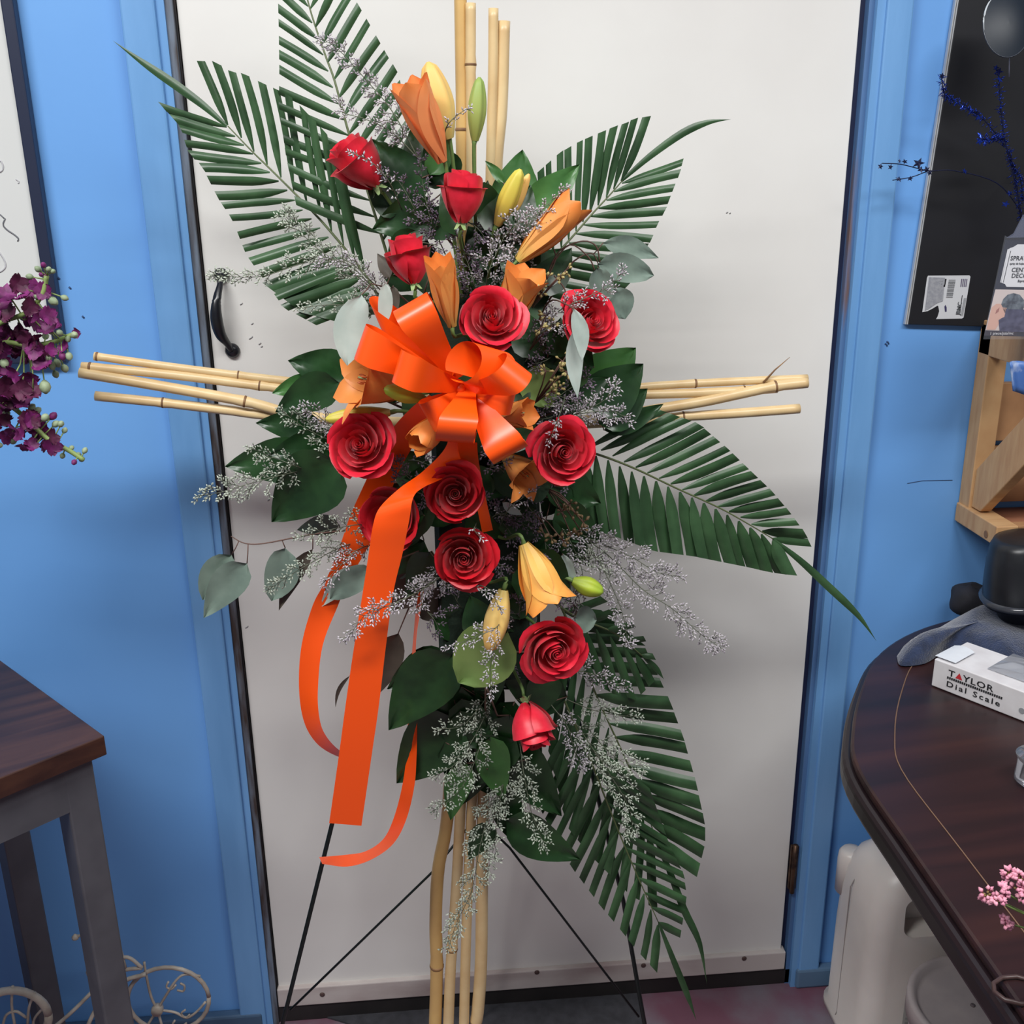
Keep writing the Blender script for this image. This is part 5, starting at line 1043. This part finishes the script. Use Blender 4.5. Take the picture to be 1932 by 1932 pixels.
# ------------------------------------------------------------------ bow and ribbon tails
BC = (868, 735); YC = -0.405
bow = thing('ribbon_bow', 'shiny orange satin ribbon bow with trailing tails', 'bow', W(BC[0], BC[1], YC))
Bc = W(BC[0], BC[1], YC)
def loop(A, B, Yt, h, start=None, squash=0.4, Yb=None, flip=1, wk=1.0):
    a = W(A[0], A[1], Yt); b = W(B[0], B[1], Yb if Yb is not None else Yt); T = (a + b) / 2; Wd = (b - a).length * wk; wd = (b - a).normalized()
    C = W(start[0], start[1], YC) if start else Bc
    d = T - C; L = d.length; dn = d.normalized(); wd = (wd - dn * wd.dot(dn) * 0.0); n = wd.cross(dn).normalized()
    if n.dot(cz) < 0: n = -n
    wc_ = (dn.cross(n)).normalized()
    if wc_.dot(wd) < 0: wc_ = -wc_
    mb = MB()
    def fn(u, v):
        k = (u - 0.5); s = math.sin(PI * v)
        x = L * (max(0, s) ** 0.75); off = h * math.sin(2 * PI * v) * (0.55 + 0.45 * s) * flip
        w_ = Wd * (squash + (1 - squash) * min(1, s * 1.25)); wv = wc_.lerp(wd, min(1, s * 1.2)).normalized()
        return C + dn * x + n * off + wv * (k * w_)
    mb.grid(fn, 8, 36)
    return mb.build('loop', K['ribbon'], bow)
loop((742, 590), (806, 553), -0.425, 0.022, (862, 715))
loop((690, 612), (668, 676), -0.415, 0.020, (850, 725))
loop((762, 662), (744, 724), -0.455, 0.018, (880, 735))
loop((700, 560), (735, 640), -0.375, 0.015, (850, 715))
loop((958, 684), (996, 714), -0.45, 0.020, (872, 738), wk=1.25)
loop((934, 874), (993, 842), -0.445, 0.018, (885, 740), wk=1.1)
loop((822, 822), (895, 828), -0.46, 0.020, (886, 728))
loop((792, 762), (822, 815), -0.425, 0.018, (884, 735))
loop((978, 724), (962, 782), -0.42, 0.015, (882, 738))
# the ring-like loop seen end on
mb = MB()
rc = W(880, 684, -0.435); rx, rz = 0.0185, 0.021
def ringf(u, v):
    a = -2.3 + v * 2 * PI * 0.93; k = (u - 0.5)
    e = cx * (rx * math.cos(a)) + cy * (rz * math.sin(a)); return rc + e * (1 + 0.10 * math.sin(2 * a)) + (cz * -0.55 + cx * 0.80 - cy * 0.15).normalized() * ((k + 0.42) * 0.044)
mb.grid(ringf, 8, 36).build('loop', K['ribbon'], bow)
MB().grid(lambda u, v: Bc + cx * (0.007 * math.cos(2 * PI * u) * math.sin(PI * (0.02 + 0.96 * v))) + cy * (0.007 * math.cos(PI * v)) + cz * (0.010 * math.sin(2 * PI * u) * math.sin(PI * (0.02 + 0.96 * v)) + 0.002), 20, 10, closeu=True).build('knot', K['ribbon'], bow)
def tail(rows, nm='tail', n=6):
    Q = catmull(rows, n); m_ = len(Q) - 1
    def fn(u, v):
        i = v * m_; i0 = min(m_ - 1, int(i + 1e-9)); f = i - i0; p = [a + (b - a) * f for a, b in zip(Q[i0], Q[i0 + 1])]
        return W(p[0] + (p[2] - p[0]) * u, p[1] + (p[3] - p[1]) * u, p[4] + (p[5] - p[4]) * u)
    return MB().grid(fn, 5, m_).build(nm, K['ribbon'], bow)
tail([(850, 800, 900, 815, -0.37, -0.365), (840, 845, 885, 866, -0.36, -0.355), (797, 890, 838, 901, -0.375, -0.37), (754, 921, 800, 919, -0.405, -0.41), (717, 957, 780, 938, -0.43, -0.45), (704, 990, 772, 982, -0.435, -0.45), (695, 1048, 760, 1042, -0.43, -0.44), (684, 1120, 742, 1118, -0.425, -0.43), (668, 1220, 728, 1220, -0.42, -0.425), (652, 1330, 715, 1330, -0.415, -0.42), (640, 1420, 702, 1420, -0.41, -0.415), (621, 1553, 682, 1558, -0.40, -0.405)])
tail([(810, 745, 850, 770, -0.40, -0.395), (778, 768, 822, 795, -0.385, -0.38), (738, 812, 785, 835, -0.34, -0.335), (708, 870, 762, 872, -0.315, -0.31), (682, 925, 742, 915, -0.30, -0.295), (660, 975, 722, 975, -0.295, -0.29), (636, 1045, 690, 1040, -0.30, -0.295), (612, 1100, 655, 1100, -0.305, -0.30), (590, 1142, 638, 1142, -0.305, -0.30), (569, 1217, 609, 1217, -0.305, -0.31), (564, 1295, 600, 1297, -0.305, -0.32), (573, 1360, 602, 1350, -0.31, -0.335), (597, 1402, 613, 1385, -0.325, -0.355), (634, 1426, 641, 1416, -0.355, -0.385), (676, 1437, 680, 1433, -0.385, -0.405)])
tail([(862, 830, 900, 835, -0.395, -0.395), (868, 862, 902, 862, -0.36, -0.36), (884, 900, 908, 898, -0.335, -0.335), (898, 950, 918, 946, -0.325, -0.325), (910, 1005, 930, 1000, -0.325, -0.325)])
tail([(800, 1060, 808, 1062, -0.26, -0.28), (786, 1140, 795, 1142, -0.25, -0.275), (780, 1200, 786, 1200, -0.25, -0.275), (775, 1262, 784, 1262, -0.25, -0.27), (771, 1320, 786, 1320, -0.25, -0.265), (769, 1376, 787, 1374, -0.25, -0.265), (767, 1425, 786, 1425, -0.25, -0.265), (759, 1482, 782, 1482, -0.255, -0.27), (744, 1540, 767, 1545, -0.26, -0.28), (724, 1582, 742, 1592, -0.265, -0.30), (690, 1606, 700, 1622, -0.27, -0.31), (650, 1613, 655, 1635, -0.275, -0.315), (602, 1617, 608, 1630, -0.28, -0.315)])

# ------------------------------------------------------------------ caspia sprigs
def caspia(label, pts, spread, Y, seed, kind='caspia', dens=1.0, grp='caspia sprigs in the spray'):
    rng = random.Random(seed); Yd = lambda f: -0.262 + (Y + 0.262) * min(1.0, f * 2.6)
    L = sum(math.dist(a, b) for a, b in zip(pts, pts[1:]))
    P = catmull(pts, 6); n = len(P) - 1
    t = thing('caspia_sprig', label, 'caspia', W(pts[0][0], pts[0][1], -0.262), group=grp)
    st = MB(); fl = MB(); s = MPP(pts[0][0], pts[0][1], Y)
    st.tube([W(x, y, Yd(i / n)) for i, (x, y) in enumerate(P)], [0.0008 * (1 - 0.7 * i / n) for i in range(n + 1)], 5)
    def florets(p0, ang, ln, Ya, Yb):
        m_ = max(2, int(ln / 2.9 * dens)); a = W(p0[0], p0[1], Ya); e = (p0[0] + math.cos(ang) * ln, p0[1] + math.sin(ang) * ln)
        st.tube([a, W((p0[0] + e[0]) / 2 - math.sin(ang) * ln * 0.06, (p0[1] + e[1]) / 2 + math.cos(ang) * ln * 0.06, (Ya + Yb) / 2), W(e[0], e[1], Yb)], 0.0004, 4, False)
        for k in range(m_):
            f = (k + rng.random()) / m_
            if f < 0.12: continue
            sd = 1 if k % 2 else -1; an = ang + sd * rng.uniform(0.35, 0.95)
            x, y = p0[0] + math.cos(ang) * ln * f, p0[1] + math.sin(ang) * ln * f
            d = (cx * math.cos(an) - cy * math.sin(an) + cz * rng.uniform(-0.5, 0.9))
            fl.spindle(W(x, y, Ya + (Yb - Ya) * f), d, s * rng.uniform(5.5, 9.5), s * rng.uniform(1.4, 2.2))
    nb = max(4, int(L / 10))
    for k in range(nb):
        f = 0.10 + 0.90 * (k + 0.5 * rng.random()) / nb; i = f * n; i0 = min(n - 1, int(i)); g = i - i0; p = (P[i0][0] + (P[i0 + 1][0] - P[i0][0]) * g, P[i0][1] + (P[i0 + 1][1] - P[i0][1]) * g)
        ang = math.atan2(P[i0 + 1][1] - P[i0][1], P[i0 + 1][0] - P[i0][0]); sd = 1 if k % 2 else -1; Ya = Yd(f)
        an = ang + sd * rng.uniform(0.45, 1.0); ln = spread * rng.uniform(0.6, 1.15) * (1 - 0.55 * f)
        florets(p, an, ln, Ya, Ya + rng.uniform(-0.016, 0.010))
        if ln > 20:
            for q in (0.35, 0.65):
                if rng.random() < 0.8: florets((p[0] + math.cos(an) * ln * q, p[1] + math.sin(an) * ln * q), an + rng.choice((-1, 1)) * rng.uniform(0.5, 0.9), ln * 0.5, Ya, Ya + rng.uniform(-0.014, 0.008))
    a = math.atan2(P[-1][1] - P[-3][1], P[-1][0] - P[-3][0]); florets(P[-3], a, math.dist(P[-3], P[-1]) + 8, Y, Y)
    st.build('stem', K['cstem'], t); fo = fl.build('florets', K[kind], t, smooth=False); fo['kind'] = 'stuff'
    return t
CS = [
 ('long caspia sprig lying over the top palm frond', [(790, 300), (740, 210), (690, 150), (640, 95), (606, 72)], 34, -0.26, 'caspia'),
 ('caspia sprig left of the peach lily', [(790, 300), (740, 250), (690, 225), (648, 212), (640, 190)], 28, -0.265, 'caspia'),
 ('caspia tip reaching the topmost right side of the peach lily', [(835, 265), (845, 235), (866, 215), (884, 204)], 14, -0.335, 'caspia'),
 ('caspia tip lying on the topmost rose', [(760, 400), (735, 345), (700, 305), (662, 288)], 14, -0.345, 'caspia'),
 ('caspia sprig between the two uppermost roses', [(800, 440), (780, 390), (750, 340), (720, 328)], 30, -0.29, 'caspia_shade'),
 ('shade-darkened caspia sprig left of the side-on rose', [(840, 480), (815, 420), (800, 360), (790, 290)], 34, -0.285, 'caspia_shade'),
 ('caspia sprig over the left palm frond below its middle', [(720, 560), (660, 510), (600, 470), (560, 430), (536, 405)], 44, -0.29, 'caspiag'),
 ('longest left caspia sprig touching the door handle', [(720, 560), (650, 495), (580, 495), (500, 520), (440, 522), (398, 518)], 36, -0.295, 'caspiag'),
 ('caspia sprig above the silver leaves', [(740, 570), (700, 530), (650, 490), (600, 500)], 36, -0.305, 'caspia'),
 ('caspia sprig left of the silver leaves', [(720, 600), (680, 580), (620, 575), (565, 582)], 30, -0.29, 'caspiag'),
 ('shade-darkened mauve caspia sprig under the side-on rose', [(900, 590), (895, 540), (880, 490), (850, 440)], 44, -0.30, 'caspia_shade'),
 ('caspia sprig in the middle above the open rose', [(915, 580), (920, 520), (940, 470), (960, 430)], 52, -0.315, 'caspia'),
 ('caspia sprig crossing the yellow bud', [(950, 500), (985, 440), (1020, 400), (1065, 355)], 36, -0.33, 'caspia'),
 ('caspia sprig between the yellow bud and the golden lily', [(930, 500), (960, 440), (1000, 410), (1025, 440)], 44, -0.325, 'caspia'),
 ('caspia sprig right behind the open rose', [(930, 570), (965, 530), (985, 500), (960, 480)], 40, -0.31, 'caspia'),
 ('caspia sprig over the right eucalyptus leaves', [(1010, 640), (1050, 590), (1110, 560), (1150, 540), (1176, 510)], 34, -0.335, 'caspia'),
 ('caspia sprig left of the right rose', [(990, 650), (1020, 630), (1045, 610), (1060, 625)], 34, -0.33, 'caspia'),
 ('caspia sprig between the open rose and the right rose', [(985, 690), (1010, 660), (1035, 640), (1030, 590)], 36, -0.30, 'caspia_shade'),
 ('caspia sprig on the right salal leaves', [(1030, 800), (1090, 780), (1140, 755), (1165, 725)], 44, -0.315, 'caspia'),
 ('caspia sprig pointing right below the salal leaves', [(1040, 790), (1100, 780), (1150, 775), (1185, 790)], 40, -0.325, 'caspia'),
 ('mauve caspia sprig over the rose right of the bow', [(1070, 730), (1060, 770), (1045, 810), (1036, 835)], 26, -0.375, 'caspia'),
 ('shade-darkened mauve caspia mass right of the bow', [(1000, 800), (1040, 760), (1080, 730), (1110, 720)], 48, -0.30, 'caspia_shade'),
 ('caspia sprig over the bamboo arm on the left', [(700, 880), (640, 840), (580, 810), (530, 775)], 42, -0.295, 'caspiag'),
 ('caspia sprig rising left of the yellow bud', [(680, 870), (640, 820), (600, 785), (572, 765)], 36, -0.305, 'caspia'),
 ('caspia sprig with a blue-shadowed tip over the left door edge', [(640, 880), (560, 890), (480, 910), (420, 928), (376, 936)], 42, -0.32, 'caspiag'),
 ('caspia sprig standing on the left salal leaves', [(620, 900), (560, 880), (510, 860), (470, 845)], 36, -0.315, 'caspiag'),
 ('caspia sprig beside the rose half hidden by ribbon', [(740, 1000), (680, 990), (620, 1000), (560, 1015)], 40, -0.33, 'caspiag'),
 ('caspia sprig hanging down over the eucalyptus leaves', [(720, 1010), (650, 1030), (590, 1060), (540, 1090), (508, 1112)], 36, -0.325, 'caspiag'),
 ('caspia sprig in front of the back ribbon tail', [(720, 1020), (670, 1040), (640, 1070), (610, 1100)], 34, -0.335, 'caspia'),
 ('caspia sprig crossing both long ribbon tails', [(870, 1060), (800, 1110), (740, 1140), (690, 1160), (656, 1205)], 40, -0.445, 'caspia'),
 ('caspia sprig left of the heart-shaped rose', [(870, 1060), (830, 1090), (800, 1110), (790, 1150)], 44, -0.35, 'caspia'),
 ('caspia sprig under the heart-shaped rose', [(840, 1075), (880, 1100), (920, 1110), (945, 1150)], 30, -0.375, 'caspia'),
 ('white caspia tip under the dark-hearted rose', [(900, 985), (895, 1000), (908, 1015)], 20, -0.40, 'caspia'),
 ('caspia sprig under the open front lily', [(940, 1000), (960, 960), (985, 940), (1006, 925)], 28, -0.35, 'caspia'),
 ('shade-darkened mauve caspia tip beside the lowest bow loop', [(960, 905), (945, 885), (925, 880), (962, 866)], 22, -0.345, 'caspia_shade'),
 ('shade-darkened mauve caspia mass below the open front lily', [(900, 1000), (940, 970), (970, 980), (1010, 1000)], 46, -0.295, 'caspia_shade'),
 ('shade-darkened mauve caspia sprig between the left rose and the ribbon', [(830, 960), (790, 920), (760, 890), (745, 870)], 36, -0.325, 'caspia_shade'),
 ('caspia sprig spreading right over the white door', [(1060, 990), (1120, 1020), (1190, 1050), (1240, 1080), (1285, 1088)], 46, -0.27, 'caspia'),
 ('longest right caspia sprig ending over the white door', [(1080, 1000), (1150, 1050), (1210, 1110), (1270, 1150), (1320, 1195), (1360, 1222)], 50, -0.275, 'caspia'),
 ('caspia sprig hanging between the lime bud and the door', [(1080, 990), (1130, 1060), (1160, 1120), (1178, 1170), (1184, 1215)], 40, -0.28, 'caspia'),
 ('caspia sprig behind the golden lily at the right', [(1050, 980), (1080, 1030), (1100, 1090), (1085, 1160)], 36, -0.285, 'caspia'),
 ('caspia sprig low at the right of the lime bud', [(1060, 1040), (1100, 1060), (1130, 1050), (1150, 1080)], 36, -0.275, 'caspiag'),
 ('caspia sprig lying across the pale yellow bud', [(960, 1130), (940, 1180), (900, 1200), (842, 1224)], 34, -0.385, 'caspia'),
 ('caspia sprig hanging over the light green leaf', [(945, 1150), (935, 1210), (925, 1260), (928, 1312)], 32, -0.375, 'caspia'),
 ('caspia sprig pointing left above the canes', [(930, 1300), (900, 1340), (870, 1370), (826, 1376)], 36, -0.31, 'caspiag'),
 ('caspia sprig spreading low on the left of the canes', [(930, 1320), (895, 1390), (860, 1440), (820, 1465)], 44, -0.315, 'caspiag'),
 ('caspia sprig falling straight above the leftmost cane', [(915, 1380), (890, 1450), (860, 1500), (818, 1530)], 40, -0.31, 'caspiag'),
 ('longest caspia sprig trailing down in front of the canes', [(945, 1440), (925, 1520), (905, 1600), (890, 1680), (862, 1740), (846, 1790)], 44, -0.285, 'caspiag'),
 ('caspia sprig right of the trailing one, above the mat', [(960, 1440), (945, 1500), (935, 1580), (920, 1650)], 40, -0.28, 'caspiag'),
 ('caspia sprig under the lowest rose', [(980, 1400), (990, 1470), (1005, 1540), (1030, 1600)], 44, -0.29, 'caspiag'),
 ('caspia sprig right of the large lower rose', [(1060, 1260), (1110, 1270), (1150, 1285), (1185, 1298)], 34, -0.29, 'caspia'),
 ('caspia sprig on the palm beside the lowest rose', [(1070, 1320), (1120, 1340), (1170, 1350), (1206, 1352)], 34, -0.285, 'caspiag'),
 ('caspia sprig along the middle of the low palm', [(1070, 1340), (1110, 1400), (1150, 1460), (1185, 1520), (1195, 1575)], 44, -0.28, 'caspiag'),
 ('caspia sprig between the lowest rose and the palm', [(1040, 1330), (1070, 1370), (1085, 1420), (1100, 1450)], 34, -0.285, 'caspia'),
 ('caspia sprig on the outer leaflets of the low palm', [(1090, 1350), (1140, 1410), (1180, 1440), (1215, 1445)], 40, -0.275, 'caspiag'),
]
for i, (lab, pts, sp, Y, kd) in enumerate(CS): caspia(lab, pts, sp, Y, 100 + i, kd)
rng = random.Random(31)
TIPS = [(790, 870, 'left of the small curled lily'), (800, 930, 'between the ribbon tail and the dark-hearted rose'), (940, 850, 'under the right bow loop'), (920, 960, 'right of the dark-hearted rose'),
 (960, 1000, 'above the golden downward lily'), (1000, 960, 'left of the brown seed pods'), (1030, 1040, 'right of the golden downward lily'), (1010, 920, 'behind the open front lily'),
 (940, 1060, 'right of the heart-centered rose'), (980, 1150, 'right of the pale yellow bud'), (860, 1130, 'under the heart-centered rose'), (820, 1170, 'beside the brown eucalyptus leaf'),
 (1060, 910, 'below the rose right of the bow'), (1030, 790, 'above the rose right of the bow'), (1060, 760, 'under the narrow silver leaves'), (890, 480, 'above the upright orange lily'),
 (900, 430, 'below the side-on rose'), (810, 460, 'right of the rose behind the upright lily'), (1000, 620, 'right of the open rose'), (1030, 680, 'beside the olive seed pods'),
 (780, 640, 'behind the left bow loops'), (960, 1260, 'left of the large lower rose'), (1080, 1130, 'below the lime bud tip'), (900, 1280, 'below the light green leaf')]
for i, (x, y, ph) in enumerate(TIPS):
    a = rng.uniform(0, 2 * PI); caspia('shade-darkened mauve caspia tip ' + ph, [(x - 22 * math.cos(a), y - 22 * math.sin(a)), (x, y), (x + 26 * math.cos(a + 0.3), y + 26 * math.sin(a + 0.3))], 36, -0.31, 400 + i, 'caspia_shade', 1.0, 'shaded caspia tips between the blooms')

# ------------------------------------------------------------------ seed pods of eucalyptus
def pods(label, root, heads, Y, seed, m):
    rng = random.Random(seed); t = thing('seed_pod_sprig', label, 'seed pods', W(root[0], root[1], Y + 0.03), group='seeded eucalyptus sprigs'); st = MB()
    pr = W(root[0], root[1], Y + 0.03)
    for hx, hy in heads:
        p = W(hx, hy, Y + rng.uniform(-0.01, 0.01)); s = MPP(hx, hy, Y); st.tube([pr, pr.lerp(p, 0.5) + Vector((0.002, 0, 0.003)), p], 0.0009, 5)
        for k in range(6):
            d = idir(rng.uniform(-1, 1), rng.uniform(-1, 1), rng.uniform(-0.2, 0.9)); q = p + d * s * rng.uniform(7, 13); r_ = d.to_track_quat('Z', 'Y').to_matrix(); z = s * rng.uniform(4.2, 5.6)
            st.tube([p, q], 0.0005, 4)
            MB().lathe([(0.12 * z, -0.9 * z), (0.46 * z, -0.1 * z), (0.60 * z, 0.45 * z), (0.40 * z, 0.62 * z), (0.10 * z, 1.05 * z)], q, 7, r_).build('pod', m, t)
    st.build('stem', K['twig'], t)
pods('olive seed pods right of the bow', (1010, 760), [(1060, 680), (1068, 700), (1045, 718), (1056, 730), (1030, 700), (1040, 740), (1075, 662)], -0.34, 1, K['pod'])
pods('yellow-tipped seed pods beside the lily behind the rose', (1005, 580), [(1020, 540), (1055, 520), (1068, 510), (1030, 525), (1022, 552)], -0.335, 2, K['pod'])
pods('brown seed pods under the rose right of the bow', (1030, 920), [(1075, 950), (1085, 965), (1060, 965), (1095, 1000), (1078, 1010), (1100, 985)], -0.31, 3, K['podd'])
pods('small brown seed pods below the open front lily', (1000, 960), [(1025, 1005), (1040, 1015), (1062, 1020)], -0.31, 4, K['podd'])
pods('pale seed pods between the right rose and the open rose', (1000, 660), [(1030, 595), (1042, 612), (1020, 620)], -0.335, 5, K['pod'])
# bare twigs in front of the upper right palm
tw_ = thing('bare_twig', 'bare brown twigs crossing the upper right palm frond', 'twig', W(1030, 570, -0.28))
for q in ([(1020, 560), (1040, 500), (1060, 470), (1100, 455), (1125, 465), (1132, 495)], [(1040, 500), (1075, 462), (1110, 485), (1122, 510)], [(1030, 530), (1048, 490), (1045, 470)], [(1045, 520), (1065, 545), (1075, 585)]):
    MB().tube([W(x, y, -0.295) for x, y in catmull(q, 4)], 0.0009, 5).build('twig', K['twig'], tw_)
